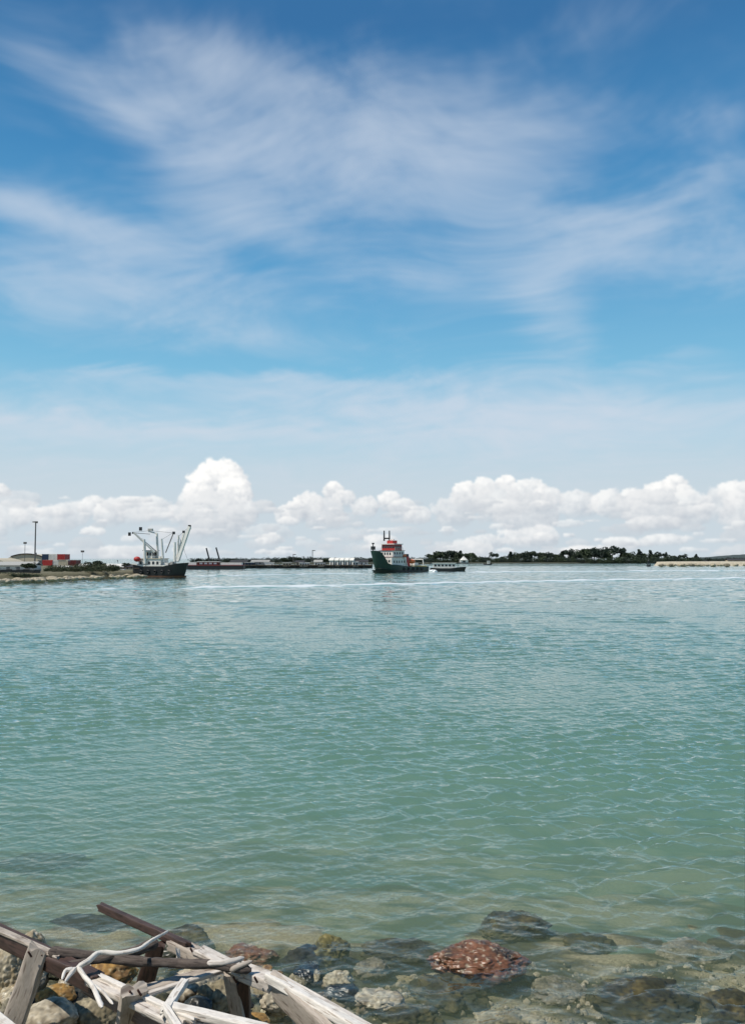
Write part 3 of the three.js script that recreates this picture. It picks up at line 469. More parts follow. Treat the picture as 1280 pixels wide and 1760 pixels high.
// ---------- fishing vessel with derricks at the end of the left bank ----------
{
  const base = onPlane(279, 991.5, 0), d = -base.z, turn = -.3, s = thing('fishing_vessel', 'black hulled fishing vessel with white house and raised white derrick booms', 'boat', base, turn);
  const at = (px, py, dz = 0) => localOf(s, px, py, d - dz), L = 13.2, Bm = 4.6, sheer = (t) => 2.7 + .9 * smooth(.62, 1, t) + .5 * smooth(.25, 0, t);
  mesh('hull', hullGeo(L, Bm, sheer, 1, 1.4, .6), M.hullblack, s);
  const rb = hullGeo(L * 1.003, Bm * 1.01, (t) => .35, .8, .2, .6); mesh('boot_stripe', rb, M.rust, s);
  mesh('deck', deckGeo(L, Bm, 2.2, .7, .6), M.wood, s);
  for (const z of [-1, 1]) { const g = []; for (let i = 0; i < 10; i++) { const t0 = i / 14, t1 = (i + 1) / 14; g.push(beamGeo(V((t0 - .5) * L - .7, sheer(t0) + .1, z * Bm * .48), V((t1 - .5) * L - .7, sheer(t1) + .1, z * Bm * .48), .3, .14)); } mesh('rail', mergeGeometries(g), M.white, s); }
  const house = mesh('deckhouse', boxGeo(-5.8, .6, 2.2, 4.6, -1.8, 1.8), M.white, s), wh = mesh('wheelhouse', boxGeo(-4.6, -2.1, 4.5, 6.6, -1.5, 1.5), M.white, s);
  mesh('house_roof', boxGeo(-6, .8, 4.56, 4.7, -2, 2), M.cream, s); mesh('wheelhouse_roof', boxGeo(-4.8, -1.9, 6.6, 6.75, -1.7, 1.7), M.darkroof, s);
  for (let k = 0; k < 5; k++) mesh('window', boxGeo(-5.4 + k * 1.2, -4.8 + k * 1.2, 3.2, 3.9, 1.79, 1.86), M.glass, house);
  for (let k = 0; k < 3; k++) { mesh('vent', boxGeo(-5.2 + k * 2.1, -4.6 + k * 2.1, 4.7, 5.2, -.3, .3), M.white, house); mesh('window', boxGeo(-4.4 + k * .8, -3.85 + k * .8, 5.4, 6.2, 1.49, 1.56), M.glass, wh); }
  for (const z of [-.9, 0, .9]) mesh('window', boxGeo(-2.11, -2.04, 5.4, 6.2, z - .35, z + .35), M.glass, wh);
  mesh('hatch', boxGeo(.9, 2.4, 2.2, 3.6, -1.3, 1.3), M.white, s); mesh('fish_box', boxGeo(2.7, 3.4, 2.2, 3.9, -1, .8), M.paleGrey, s); mesh('winch', (() => { const g = new THREE.CylinderGeometry(.55, .55, 1.8, 14); g.rotateX(Math.PI / 2); g.translate(4.3, 2.9, 0); return g; })(), M.steel, s);
  const buoy = at(236, 961, .8); mesh('float', (() => { const g = new THREE.SphereGeometry(.75, 16, 12); g.scale(1.2, .9, 1); g.translate(buoy.x, buoy.y, buoy.z); return g; })(), M.red, s);
  const post = (a, b, r, m = M.white) => mesh('derrick_post', barGeo(at(...a), at(...b), r, r * .8), m, s), boom = (a, b, w, m = M.white) => mesh('boom', beamGeo(at(...a), at(...b), w, w * .9), m, s);
  post([250, 969, 1], [248, 927, 1], .4); post([272, 968, -1], [270, 917, -1], .34); post([281, 966, 1], [278, 926, 1], .3); post([301, 968, .6], [301, 932, .6], .38); post([306, 966, -.8], [307, 920, -.8], .28);
  boom([266, 949, 1], [230, 915, 1], .42); boom([270, 949, -.6], [243, 926, -.6], .3, M.paleGrey); boom([306, 964, .8], [326, 905, .8], .7); boom([303, 962, -1], [317, 914, -1], .4); boom([285, 950, -.6], [299, 915, -.6], .2, M.steel); boom([258, 918, -1], [231, 916, -1], .1, M.steel);
  for (const [x, y, w, h] of [[223, 918, .5, .9], [230, 916, .6, .5], [242, 909, .6, .9], [299, 916, .5, .7], [316, 914, .5, .6], [326, 906, .6, 1.1]]) { const p = at(x, y, .2); mesh('boom_tip', boxGeo(p.x - w / 2, p.x + w / 2, p.y - h / 2, p.y + h / 2, p.z - .25, p.z + .25), M.black, s); }
  mesh('crosstree', beamGeo(at(255, 913, 0), at(271, 917, 0), .3, .3), M.white, s); mesh('lamp_cluster', boxGeo(...(() => { const p = at(259, 911, 0); return [p.x - .6, p.x + .6, p.y - .2, p.y + .35, p.z - .3, p.z + .3]; })()), M.paleGrey, s);
  mesh('derrick_beam', beamGeo(at(250, 948, 1), at(272, 947, -1), .26, .26), M.white, s);
  for (const [a, b] of [[[229, 915, .6], [258, 912, .2]], [[258, 912, 0], [299, 916, 0]], [[326, 905, .4], [308, 921, -.4]], [[307, 920, -.8], [324, 965, 0]], [[299, 915, 0], [279, 927, .6]]]) mesh('stay', barGeo(at(...a), at(...b), .035), M.steel, s);
  for (let k = 0; k < 5; k++) { const g = new THREE.TorusGeometry(.36, .15, 8, 14); g.translate(-4.6 + k * 2, 1.3, 2.45); mesh('tyre_fender', g, M.black, s); }
}

// ---------- passenger boat beside the supply ship ----------
function moored(name, label, group, px, py, wpx, { hull = M.hullblack, cabin = M.white, roof = M.white, turn = 0, cab = [-.3, .25], ch = 1, h = .5, bow = .6, mast = 0 } = {}) {
  const base = onPlane(px, py, 0), L = wpx * perPx(-base.z), s = thing(name, label, 'boat', base, turn, group), Hh = L * .1 * h * 2;
  mesh('hull', hullGeo(L, L * .26, (t) => Hh * (1 + bow * smooth(.55, 1, t) + .15 * smooth(.3, 0, t)), .6, L * .06, .55), hull, s);
  mesh('deck', deckGeo(L, L * .26, Hh * .8, L * .03), M.wood, s);
  const c = mesh('cabin', boxGeo(cab[0] * L, cab[1] * L, Hh * .75, Hh * .75 + 2.1 * ch, -L * .085, L * .085), cabin, s);
  mesh('cabin_roof', boxGeo(cab[0] * L - .35, cab[1] * L + .35, Hh * .75 + 2.1 * ch, Hh * .75 + 2.1 * ch + .18, -L * .1, L * .1), roof, s);
  const n = Math.max(2, Math.round((cab[1] - cab[0]) * L / 1.4)), w = (cab[1] - cab[0]) * L / n;
  for (let k = 0; k < n; k++) mesh('window', boxGeo(cab[0] * L + w * (k + .18), cab[0] * L + w * (k + .82), Hh * .75 + 1.0 * ch, Hh * .75 + 1.7 * ch, L * .085 - .01, L * .085 + .05), M.glass, c);
  if (mast) mesh('mast', barGeo(V(cab[0] * L * .4, Hh, 0), V(cab[0] * L * .4, Hh + mast, 0), .12), M.steel, s);
  return s;
}
moored('passenger_boat', 'long low passenger boat with white roof and dark hull behind the supply ship', undefined, 770, 981.5, 58, { cab: [-.44, .2], h: .42, bow: .5 });
moored('small_boat', 'tiny dark boat with white cabin off the wooded shore', undefined, 838, 970.5, 14, { cab: [-.1, .25], h: .6, ch: 1.1 });
{ // marker boat with a pole, dark and tiny
  const base = onPlane(1114, 973.5, 0), s = thing('channel_buoy', 'small dark channel buoy in front of the sand spit', 'buoy', base);
  mesh('float', (() => { const g = new THREE.CylinderGeometry(1.2, 1.5, 1.6, 16); g.translate(0, .4, 0); return g; })(), M.hullblack, s); mesh('cage', mergeGeometries([0, 1, 2, 3].map((k) => barGeo(V(Math.cos(k * 1.57), 1.2, Math.sin(k * 1.57)), V(.2 * Math.cos(k * 1.57), 3.4, .2 * Math.sin(k * 1.57)), .14))), M.hullblack, s); mesh('topmark', (() => { const g = new THREE.ConeGeometry(.55, .9, 12); g.translate(0, 3.9, 0); return g; })(), M.hullblack, s);
}

// ---------- land ----------
function landGeo(points, top, slope = 2, wob = .6, seed = 1) {     // outline in x, z -> a low bank with a sloping edge
  const c = points.reduce((a, p) => [a[0] + p[0] / points.length, a[1] + p[1] / points.length], [0, 0]), fine = [];
  points.forEach((p, i) => { const q = points[(i + 1) % points.length], n = Math.max(1, Math.ceil(Math.hypot(q[0] - p[0], q[1] - p[1]) / 5)); for (let k = 0; k < n; k++) fine.push([lerp(p[0], q[0], k / n), lerp(p[1], q[1], k / n)]); });
  const rings = [[0, -1.2], [.35, .1], [.7, top * .7], [1, top], [2.2, top + .1]], pos = [], uv = [], idx = [], n = fine.length;
  rings.forEach(([k, y], r) => fine.forEach(([x, z]) => { const dx = c[0] - x, dz = c[1] - z, l = Math.hypot(dx, dz) || 1, w = wob * noise(x * .25, z * .25, seed + r), px = x + dx / l * (slope * k + w), pz = z + dz / l * (slope * k + w); pos.push(px, y + .15 * wob * noise(x * .5, z * .5, seed + 5), pz); uv.push(px / 6, pz / 6); }));
  const m = pos.length / 3; pos.push(c[0], top + .2, c[1]); uv.push(0, 0);
  for (let r = 0; r < rings.length; r++) for (let i = 0; i < n; i++) { const j = (i + 1) % n, a = r * n + i, b = r * n + j; if (r === rings.length - 1) idx.push(a, b, m); else idx.push(a, b, a + n, b, b + n, a + n); }
  const g = geometry(pos, idx, uv); return g;
}
const P2 = (px, py) => { const p = onPlane(px, py, 0); return [p.x, p.z]; };
const bankMat = std(.16, .145, .085, 1, { map: dirty }), bedMat = std(.06, .065, .04, 1, { map: dirty });
structure('ground', landGeo([[-150, -150], P2(-60, 1002), P2(0, 1000), P2(70, 998.5), P2(140, 996.5), P2(215, 993.5), P2(246, 991), [-88, -330], [-96, -480], [-330, -520], [-420, -300]], 1.5, 3, 1.0, 3), bankMat);
{ // pale stones along the water line of the left bank
  const R = rng(77), shapes = [0, 1, 2, 3].map((k) => rockGeo(700 + k, [1, .7, .9], k % 2 ? 'pale' : 'sandstone', 5, .35, .6)), paleStone = rockMat;
  for (let i = 0; i < 120; i++) { const px = -10 + R() * 260, py = lerp(1000.2, 991, px / 246) - R() * 3.6, p = onPlane(px, py, .35 + R() * .3), m = single('shore_stone', shapes[i % 4], paleStone, 'pale stone in the rough edging of the left bank', 'stone', 'stones edging the left bank'); const k = .35 + R() * .5; m.position.copy(p); m.scale.set(k * 1.3, k * .8, k); m.rotation.y = R() * 6; }
}
// ---------- trees and bushes ----------
const leafMats = [[.030, .045, .024], [.040, .058, .026], [.024, .038, .026], [.055, .062, .028]].map(([r, g, b]) => std(r, g, b, .9, { side: THREE.DoubleSide }));
function crownGeo(kind, seed, n) {                                  // leaf sprays through a volume of unit height
  const R = rng(seed), pos = [], blobs = [];
  if (kind === 'round') for (let i = 0; i < 11; i++) blobs.push([(R() - .5) * .7, .45 + R() * .38, (R() - .5) * .7, .16 + R() * .1]);
  if (kind === 'pine') for (let i = 0; i < 13; i++) { const t = i / 13; blobs.push([(R() - .5) * .42 * (1.05 - t), .28 + t * .66, (R() - .5) * .42 * (1.05 - t), .06 + .13 * (1 - t) * (.6 + R() * .7)]); }
  if (kind === 'flat') for (let i = 0; i < 10; i++) blobs.push([(R() - .5) * .9, .66 + R() * .22, (R() - .5) * .8, .1 + R() * .09]);
  if (kind === 'bush') for (let i = 0; i < 10; i++) blobs.push([(R() - .5) * 1.3, .2 + R() * .45, (R() - .5) * .9, .22 + R() * .18]);
  for (let i = 0; i < n; i++) { const b = blobs[Math.floor(R() * blobs.length)], z = R() * 2 - 1, a = R() * 6.283, q = Math.sqrt(1 - z * z), r = b[3] * (.55 + .55 * Math.sqrt(R())), c = V(b[0] + q * Math.cos(a) * r, b[1] + z * r * .85, b[2] + q * Math.sin(a) * r), s = .035 + R() * .05;
    const u = V(R() - .5, R() - .5, R() - .5).normalize(), w = V(R() - .5, R() - .5, R() - .5).cross(u).normalize();
    for (const [e, f] of [[-1, -.4], [1, -.5], [.2, 1]]) { const p = c.clone().addScaledVector(u, e * s).addScaledVector(w, f * s); pos.push(p.x, p.y, p.z); } }
  return geometry(pos);
}
const trunkGeo = (lean, seed) => limb([V(0, -.05, 0), V(lean * .3, .25, 0), V(lean, .55, .02), V(lean * 1.2, .8, 0)], .022, .008, seed, .2);
const TREES = [['round', 1, 700], ['round', 2, 700], ['pine', 3, 560], ['pine', 4, 560], ['flat', 5, 460], ['round', 6, 640]].map(([k, s, n]) => [crownGeo(k, s * 13, n), trunkGeo((s - 3) * .02, s)]);
const BUSHES = [21, 22, 23].map((s) => crownGeo('bush', s, 420));
function tree(px, base, dist, hpx, kind, label, group, wide = 1, leaf = 0, name = 'shore_tree') {
  const p = atDist(px, base, dist), h = hpx * perPx(dist), t = thing(name, label, 'tree', p, px * 1.7, group);
  mesh('trunk', TREES[kind][1], M.wood, t); mesh('crown', TREES[kind][0], leafMats[leaf], t); t.scale.set(h * wide, h, h * wide); return t;
}
function bush(px, base, dist, hpx, wide, label, group, leaf = 3) { const p = atDist(px, base, dist), h = hpx * perPx(dist), t = single('bush', BUSHES[Math.abs(Math.round(px)) % 3], leafMats[leaf], label, 'bush', group); t.position.copy(p); t.scale.set(h * wide, h, h * wide); t.rotation.y = px; return t; }
// the wooded point on the right
structure('shore', landGeo([P2(728, 968.6), P2(800, 968.2), P2(960, 968.2), P2(1060, 968), P2(1150, 967.6), [430, -1300], [60, -1300]], .9, 6, 2, 9), bedMat);
{
  const D = 905, R = rng(91);
  const list = [[740, 17, 1, 1.2, 0], [750, 21, 0, 1.2, 1], [761, 22, 5, 1.15, 0], [772, 23, 1, 1.1, 2], [783, 21, 0, 1.2, 0], [791, 23, 2, 1.0, 2], [805, 19, 1, 1.25, 1], [815, 15, 5, 1.2, 1], [826, 12, 0, 1.4, 1],
    [838, 11, 5, 1.4, 2], [847, 19, 4, .9, 2], [857, 10, 1, 1.5, 0], [866, 13, 0, 1.2, 1], [877, 21, 3, 1.0, 2], [883, 17, 0, 1.0, 0], [892, 19, 5, 1.0, 1], [903, 21, 0, 1.0, 2], [912, 22, 1, .95, 0], [921, 20, 4, 1, 2], [930, 19, 5, 1, 1], [939, 20, 0, 1, 0], [948, 19, 1, 1, 2], [957, 17, 5, 1.1, 1], [966, 22, 3, 1.1, 0], [975, 25, 4, .8, 2], [982, 23, 2, 1.1, 2], [990, 21, 0, 1, 0], [999, 24, 5, 1, 1], [1008, 26, 1, 1.05, 0], [1017, 28, 0, 1.1, 1], [1027, 28, 5, 1.1, 2], [1037, 25, 1, 1.1, 0],
    [1047, 21, 0, 1, 1], [1052, 29, 4, .75, 2], [1062, 30, 4, .85, 2], [1070, 27, 3, .9, 0], [1079, 20, 5, 1.1, 1], [1089, 17, 0, 1.2, 0], [1098, 25, 3, 1, 2], [1107, 18, 1, 1.1, 1], [1117, 24, 2, .9, 2], [1126, 17, 5, 1.1, 0], [1136, 20, 4, 1.0, 2], [1144, 20, 3, .8, 2], [1152, 15, 0, 1.1, 1], [1162, 13, 1, 1.2, 0], [1174, 16, 4, 1, 2], [1186, 11, 5, 1.4, 1], [1196, 17, 2, .9, 2]];
  const words = ['round crowned', 'round crowned', 'feathery', 'feathery', 'flat topped', 'round crowned'];
  list.forEach(([px, h, k, w, leaf]) => tree(px, 968.4, D + R() * 40, h, k, `${words[k]} dark tree in the wood along the far right shore`, `${words[k]} trees of the far right wood`, w, leaf));
  list.forEach(([px], i) => { for (const o of [0, 4.5]) bush(px + o, 968.8, D - 6 + R() * 8, 9 + R() * 5, 1.15, 'dark low shrub under the trees of the far right wood', 'shrubs under the far right wood', i % 3); });
}
// ---------- sand spit with a broken wall on the right ----------
structure('shore', landGeo([P2(1122, 971.8), P2(1180, 972), P2(1290, 972.3), P2(1420, 972.5), [640, -820], [330, -760]], 2.6, 3.2, 1.2, 14), M.sand);
{
  const R = rng(55), shapes = [rockGeo(801, [1, .7, .9], 'pale', 5, .35, .6), rockGeo(802, [1, .7, .9], 'grey', 5, .35, .6), rockGeo(803, [1, .7, .9], 'sandstone', 5, .35, .6)];
  for (let i = 0; i < 60; i++) { const px = 1130 + R() * 160, p = onPlane(px, 971.6 - R() * .6, .3 + R() * .8), m = single('spit_stone', shapes[i % 3], rockMat, 'pale stone along the foot of the sand spit', 'stone', 'stones along the sand spit'); const k = .8 + R() * 1.2; m.position.copy(p); m.scale.set(k * 1.4, k * .8, k); m.rotation.y = R() * 6; }
  const shed = thing('long_shed', 'long low dark roofed shed on the sand spit at the right edge', 'shed', atDist(1268, 968, 640)); mesh('wall', boxGeo(-9, 12, 0, 2.2, -3, 3), M.cream, shed); mesh('roof', gableGeo(-9, 12, 2.2, 3.4, -3, 3, .6), M.darkroof, shed);
  for (const [px, w] of [[1172, 2], [1213, 3.2]]) { const b = single('dark_boulder', rockGeo(860 + px, [w, w * .7, w], 'dark', 6, .4, .6), rockMat, px < 1200 ? 'dark boulder on the left half of the sand spit' : 'larger dark boulder on the middle of the sand spit', 'boulder'); b.position.copy(atDist(px, 967.5, 628)); }
}
// far treeline and hills, read as one mass
function treeline(name, label, px0, px1, base, dist, hpx, seed, leaf) {
  const R = rng(seed), parts = [], m = new THREE.Matrix4(), q = new THREE.Quaternion(), s = perPx(dist);
  for (let px = px0; px < px1; px += 3.4) { const h = hpx * (.55 + .7 * Math.abs(fbm(px * .05, seed, 1, 3)) + .3 * R()) * s, p = atDist(px + R() * 3, base, dist * (1 + .04 * R())), g = BUSHES[Math.floor(R() * 3)].clone(); m.compose(p, q.setFromEuler(new THREE.Euler(0, R() * 6, 0)), V(h * 1.25, h, h * 1.25)); parts.push(g.applyMatrix4(m)); }
  const o = mesh(numbered(name), mergeGeometries(parts), leafMats[leaf], scene); o.userData = { kind: 'stuff', label, category: 'trees' };
}
treeline('treeline', 'low dark treeline beyond the sand spit', 1120, 1300, 965.5, 1500, 9, 41, 2);
treeline('treeline', 'low dark treeline behind the harbour quay', 330, 740, 966.2, 780, 10, 42, 2);
structure('shore', landGeo([P2(1100, 965.2), P2(1320, 965.2), [900, -2100], [500, -2100]], .8, 6, 2, 19), bedMat);
structure('shore', landGeo([P2(320, 969.4), P2(560, 969.2), P2(742, 969), [80, -1100], [-240, -1100]], .9, 6, 2, 29), bedMat);
{
  const pos = [], idx = [], nx = 80, nz = 12; for (let j = 0; j <= nz; j++) for (let i = 0; i <= nx; i++) { const px = 1120 + i * 6, t = j / nz, dist = 5200 + 1500 * t, p = atDist(px, 961, dist), rise = 34 * smooth(1190, 1290, px) * (.75 + .4 * fbm(px * .012, 2, 2, 3)) + 14 * smooth(1150, 1180, px) + 3 * noise(px * .11, t * 4, 3); pos.push(p.x, Math.max(-2, (rise + 3) * Math.sin(Math.PI * Math.min(.5, t * .9) ) - 1), p.z); }
  for (let j = 0; j < nz; j++) for (let i = 0; i < nx; i++) { const a = j * (nx + 1) + i, b = a + nx + 1; idx.push(a, a + 1, b, a + 1, b + 1, b); }
  structure('hills', geometry(pos, idx), std(.045, .06, .055, 1));
}
// ---------- harbour quay in the middle distance ----------
const QD = 415;
{
  const a = atDist(322, 960, QD), b = atDist(640, 960, QD), q = thing('harbour_quay', 'long dark timber quay along the far harbour', 'quay', V(a.x, 0, -QD)), W = b.x - a.x;
  mesh('deck', boxGeo(0, W, 1.2, 1.6, -14, 0), M.wood, q); mesh('back_wall', boxGeo(0, W, -1, 1.2, -14, -3), M.hullblack, q);
  for (let k = 0; k <= 24; k++) mesh('pile', barGeo(V(.3 + k * (W - .6) / 24, -1.5, .05), V(.3 + k * (W - .6) / 24, 2.0, .05), .18), M.hullblack, q);
}
function shed(name, label, px0, px1, top, dist, { wall = M.white, roof = M.darkroof, ground = 1.55, depth = 6, ridge = .35, openings = 2, group } = {}) {
  const s = perPx(dist), p = atDist((px0 + px1) / 2, 961, dist), w = (px1 - px0) * s / 2, h = EYE + (961 - top) * s - ground, o = thing(name, label, 'building', V(p.x, ground, -dist), 0, group), e = h * (1 - ridge);
  mesh('wall', boxGeo(-w, w, 0, e, -depth, 0), wall, o); mesh('roof', gableGeo(-w, w, e, h, -depth, 0, .35), roof, o);
  for (let k = 0; k < openings; k++) { const x = -w + 2 * w * (k + .5) / openings, ww = Math.min(.9, w / openings * .6); mesh(k % 2 ? 'window' : 'door', boxGeo(x - ww / 2, x + ww / 2, k % 2 ? e * .35 : .05, e * .75, -.02, .06), M.glass, o); }
  return o;
}
shed('harbour_shed', 'low white shed with dark roof on the quay behind the barge', 396, 424, 963.5, QD + 4, { openings: 3 });
shed('harbour_shed', 'pale shed with grey roof left of the quay trees', 432, 462, 963, QD + 5, { wall: M.paleGrey, roof: M.roofgrey, openings: 3 });
shed('harbour_shed', 'small cream house among the quay trees', 508, 522, 964, QD + 3, { wall: M.cream, openings: 2 });
shed('harbour_shed', 'square white house on the middle of the quay', 540, 553, 963, QD + 3, { roof: M.paleGrey, openings: 2 });
shed('harbour_shed', 'long white shed at the right end of the quay', 604, 632, 962.5, QD + 6, { openings: 4 });
for (let k = 0; k < 5; k++) { const o = shed('white_hut', 'narrow white peaked hut in the row of five on the quay', 566 + k * 8.6, 572.5 + k * 8.6, 959.5, QD + 2, { roof: M.white, openings: 1, ridge: .3, depth: 3, group: 'row of five white huts on the quay' }); o.rotation.y = -.25; }
{
  const R = rng(63); [[445, 6], [490, 11], [500, 13], [512, 12], [560, 10], [474, 7], [615, 8], [628, 9], [530, 8]].forEach(([px, h], i) => tree(px, 969, QD + 11 + R() * 3, h, [0, 1, 5][i % 3], 'dark bushy tree rising behind the quay sheds', 'trees behind the quay sheds', 1.4, i % 3, 'quay_tree'));
  const lp = (px, top, label) => { const p = atDist(px, 968, QD + 8), s = perPx(QD), o = thing('harbour_lamp', label, 'lamp post', V(p.x, 1.5, p.z)); const h = (968 - top) * s; mesh('pole', barGeo(V(0, 0, 0), V(0, h, 0), .16), M.steel, o); mesh('lamp_head', boxGeo(-.2, 1.4, h - .1, h + .25, -.25, .25), M.steel, o); };
  lp(537, 943, 'tall lamp post beside the square white quay house'); lp(504, 950, 'lamp post over the quay trees');
}
const boats = [[462, 30, 'dark boat with low white cabin moored left on the quay', {}], [494, 26, 'dark boat with cream cabin moored below the quay trees', { cabin: M.cream }], [524, 26, 'dark boat with long white cabin moored mid quay', { cab: [-.35, .3] }], [553, 24, 'small boat with grey roof moored below the square house', { roof: M.grey }], [580, 26, 'black boat moored below the five white huts', { h: .6, cab: [-.15, .15] }], [614, 28, 'boat with white wheelhouse moored at the right end of the quay', { cab: [-.3, .05], ch: 1.2, mast: 5 }], [430, 28, 'boat with blue cabin moored beside the barge', { cabin: M.blue }]];
for (const [px, w, label, o] of boats) moored('moored_boat', label, 'boats moored along the harbour quay', px, 976.2, w, { turn: px % 3 ? .1 : 3.2, ...o });
// barge with red house and two raised spud legs
{
  const base = onPlane(372, 978, 0), d = -base.z, s = thing('work_barge', 'red and white work barge with two tilted black spud poles', 'barge', base, .05), at = (px, py, z = 0) => localOf(s, px, py, d - z), w = 48 * perPx(d);
  mesh('hull', boxGeo(-w, w, -.6, 1.5, -5, 5), M.hullblack, s); mesh('rub_rail', boxGeo(-w - .05, w + .05, 1.5, 1.85, -5.1, 5.1), M.darkred, s);
  mesh('deckhouse', boxGeo(-w * .62, w * .1, 1.85, 3.2, -3, 3.4), M.darkred, s); mesh('house_roof', boxGeo(-w * .65, w * .14, 3.2, 3.45, -3.3, 3.7), M.white, s); mesh('cargo_cover', boxGeo(w * .18, w * .92, 1.85, 2.9, -3, 3), M.white, s); mesh('bulwark', boxGeo(-w * .98, -w * .66, 1.85, 3.0, -3.4, 3.6), M.white, s);
  for (let k = 0; k < 4; k++) mesh('window', boxGeo(-w * .55 + k * 2.1, -w * .55 + k * 2.1 + 1.3, 2.2, 2.9, 3.38, 3.46), M.white, s);
  for (const [a, b] of [[[360.5, 964], [354.8, 942]], [[378.5, 966], [371.5, 941]]]) mesh('spud_pole', barGeo(at(...a), at(...b), .34), M.black, s);
}
// ---------- things on the left bank ----------
const G = 1.55;
{
  const s = thing('arched_warehouse', 'pale arched roof warehouse behind the tall pole', 'building', V(atDist(46, 961, 392).x, G, -392)), k = perPx(392), R0 = 50 * k;
  const arc = (r, n = 18) => { const sh = new THREE.Shape(); for (let i = 0; i <= n; i++) { const a = Math.PI * (.24 + .52 * i / n), x = Math.cos(a) * r * 1.25, y = Math.sin(a) * r - r * .685; i ? sh.lineTo(x, y) : sh.moveTo(x, y); } return sh; };
  const roof = new THREE.ExtrudeGeometry(arc(R0), { depth: 24, bevelEnabled: false }); roof.translate(0, 1.0, -24); mesh('roof', roof, M.cream, s); mesh('wall', boxGeo(-R0 * .88, R0 * .88, 0, 1.05, -24, -.1), M.paleGrey, s);
  const sh = []; for (let i = 0; i < 12; i++) { const a = Math.PI * (.34 + .3 * i / 12), b = Math.PI * (.34 + .3 * (i + 1) / 12), f = (q) => V(Math.cos(q) * R0 * 1.25, Math.sin(q) * R0 - R0 * .685 + 1.12, .2); sh.push(beamGeo(f(a), f(b), .45, .5)); } mesh('roof_edge', mergeGeometries(sh), M.darkroof, s);
  const t = thing('arched_warehouse', 'low arched warehouse roof cut off at the left edge', 'building', V(atDist(-18, 961, 320).x, G, -320)); const g = new THREE.ExtrudeGeometry(arc(R0 * .6), { depth: 18, bevelEnabled: false }); g.translate(0, .7, -18); mesh('roof', g, M.cream, t); mesh('wall', boxGeo(-R0 * .5, R0 * .5, 0, .72, -18, -.1), M.paleGrey, t);
}
{
  const d = 196, k = perPx(d), x = (px) => atDist(px, 961, d).x, s = thing('long_white_shed', 'long low white shed behind the dark seawall', 'building', V(x(18), G, -d));
  mesh('wall', boxGeo((-60) * k, 42 * k, 0, 1.5, -4, 0), M.white, s); mesh('roof', gableGeo(-60 * k, 42 * k, 1.5, 2.1, -4, 0, .3), M.paleGrey, s); for (let i = 0; i < 5; i++) mesh('door', boxGeo((-40 + i * 17) * k, (-34 + i * 17) * k, .05, 1.1, -.02, .05), M.grey, s);
  const w = thing('seawall', 'dark stained seawall at the left edge of the bank', 'wall', V(atDist(28, 961, 174).x, 1.0, -174)); for (let i = 0; i < 11; i++) mesh('panel', boxGeo(-8 + i * 1.2, -8 + i * 1.2 + 1.16, -.6, 1.2 + .06 * (i % 3), -.3, .05 * (i % 2)), M.hullblack, w); mesh('coping', boxGeo(-8.1, 5.3, 1.34, 1.46, -.4, .12), M.steel, w);
}
{
  const mk = (px, top, d, r, label, name = 'light_mast') => { const p = atDist(px, 961, d), h = EYE + (961 - top) * perPx(d) - G, o = thing(name, label, 'mast', V(p.x, G, -d)); mesh('pole', barGeo(V(0, 0, 0), V(0, h, 0), r, r * .75, 12), M.steel, o); return [o, h]; };
  const [a, h] = mk(60.5, 896, 215, .2, 'tall dark light mast rising over the left bank'); mesh('floodlight', boxGeo(-.75, -.15, h - .35, h, -.2, .3), M.paleGrey, a); mesh('floodlight', boxGeo(.1, .5, h - .5, h, -.2, .3), M.steel, a); mesh('junction_box', boxGeo(-.05, .42, h * .3, h * .36, -.1, .35), M.steel, a); mesh('climbing_guard', boxGeo(-.3, .3, 0, 1.4, -.3, .3), M.white, a);
  const [b, h2] = mk(43, 934, 300, .1, 'thin lamp post behind the arched warehouse'); mesh('lamp_head', boxGeo(-.5, .5, h2 - .2, h2 + .5, -.3, .3), M.steel, b);
  const [c, h3] = mk(142, 948, 300, .06, 'thin pole with dark head right of the containers'); mesh('lamp_head', boxGeo(-.55, .55, h3 - .3, h3 + .4, -.3, .3), M.steel, c);
  const [e, h4] = mk(206, 964, 250, .06, 'short leaning antenna near the fishing vessel', 'antenna'); e.rotation.z = .25; mesh('tip', boxGeo(-.12, .12, h4 - .1, h4 + .3, -.1, .1), M.steel, e);
}
// shipping containers
{
  const d = 360, k = perPx(d), words = { red: 'red', darkred: 'dark red', blue: 'dark blue', white: 'white', paleGrey: 'pale grey', cream: 'cream', grey: 'grey' };
  function container(px0, px1, level, mat, label, dz = 0) {
    const a = atDist(px0, 961, d).x, w = (px1 - px0) * k - .06, H = 2.59, o = thing('shipping_container', label, 'container', V(a, G + level * (H + .02), -d + dz), 0, 'containers stacked on the left bank');
    mesh('body', boxGeo(0, w, .06, H - .06, -6, 0), mat, o);
    for (const x of [0, w]) for (const z of [-6, 0]) mesh('corner_post', boxGeo(x - .08, x + .08, 0, H, z - .08, z + .08), mat, o);
    for (let q = 1; q < 6; q++) mesh('rib', boxGeo(w * q / 6 - .06, w * q / 6 + .06, .2, H - .2, -.01, .07), mat, o);
  }
  container(66, 73, 0, M.grey, 'grey container at the left foot of the stack'); container(74, 91, 0, M.red, 'red container on the ground below the dark blue one', .2); container(91.5, 101, 0, M.white, 'white container on the ground in the middle of the stack'); container(101.5, 117, 0, M.cream, 'cream container on the ground below the bright red one');
  container(73, 84, 1, M.blue, 'dark blue container on top of the red one'); container(84.5, 99, 1, M.white, 'white container in the upper row of the stack'); container(99.5, 112, 1, M.red, 'bright red container at the top right of the stack', .2);
  container(122, 131, 0, M.darkred, 'dark red container standing alone right of the stack');
}
shed('small_hut', 'small white roofed hut below the container stack', 96, 116, 974, 215, { wall: M.cream, roof: M.white, openings: 2, depth: 4 });
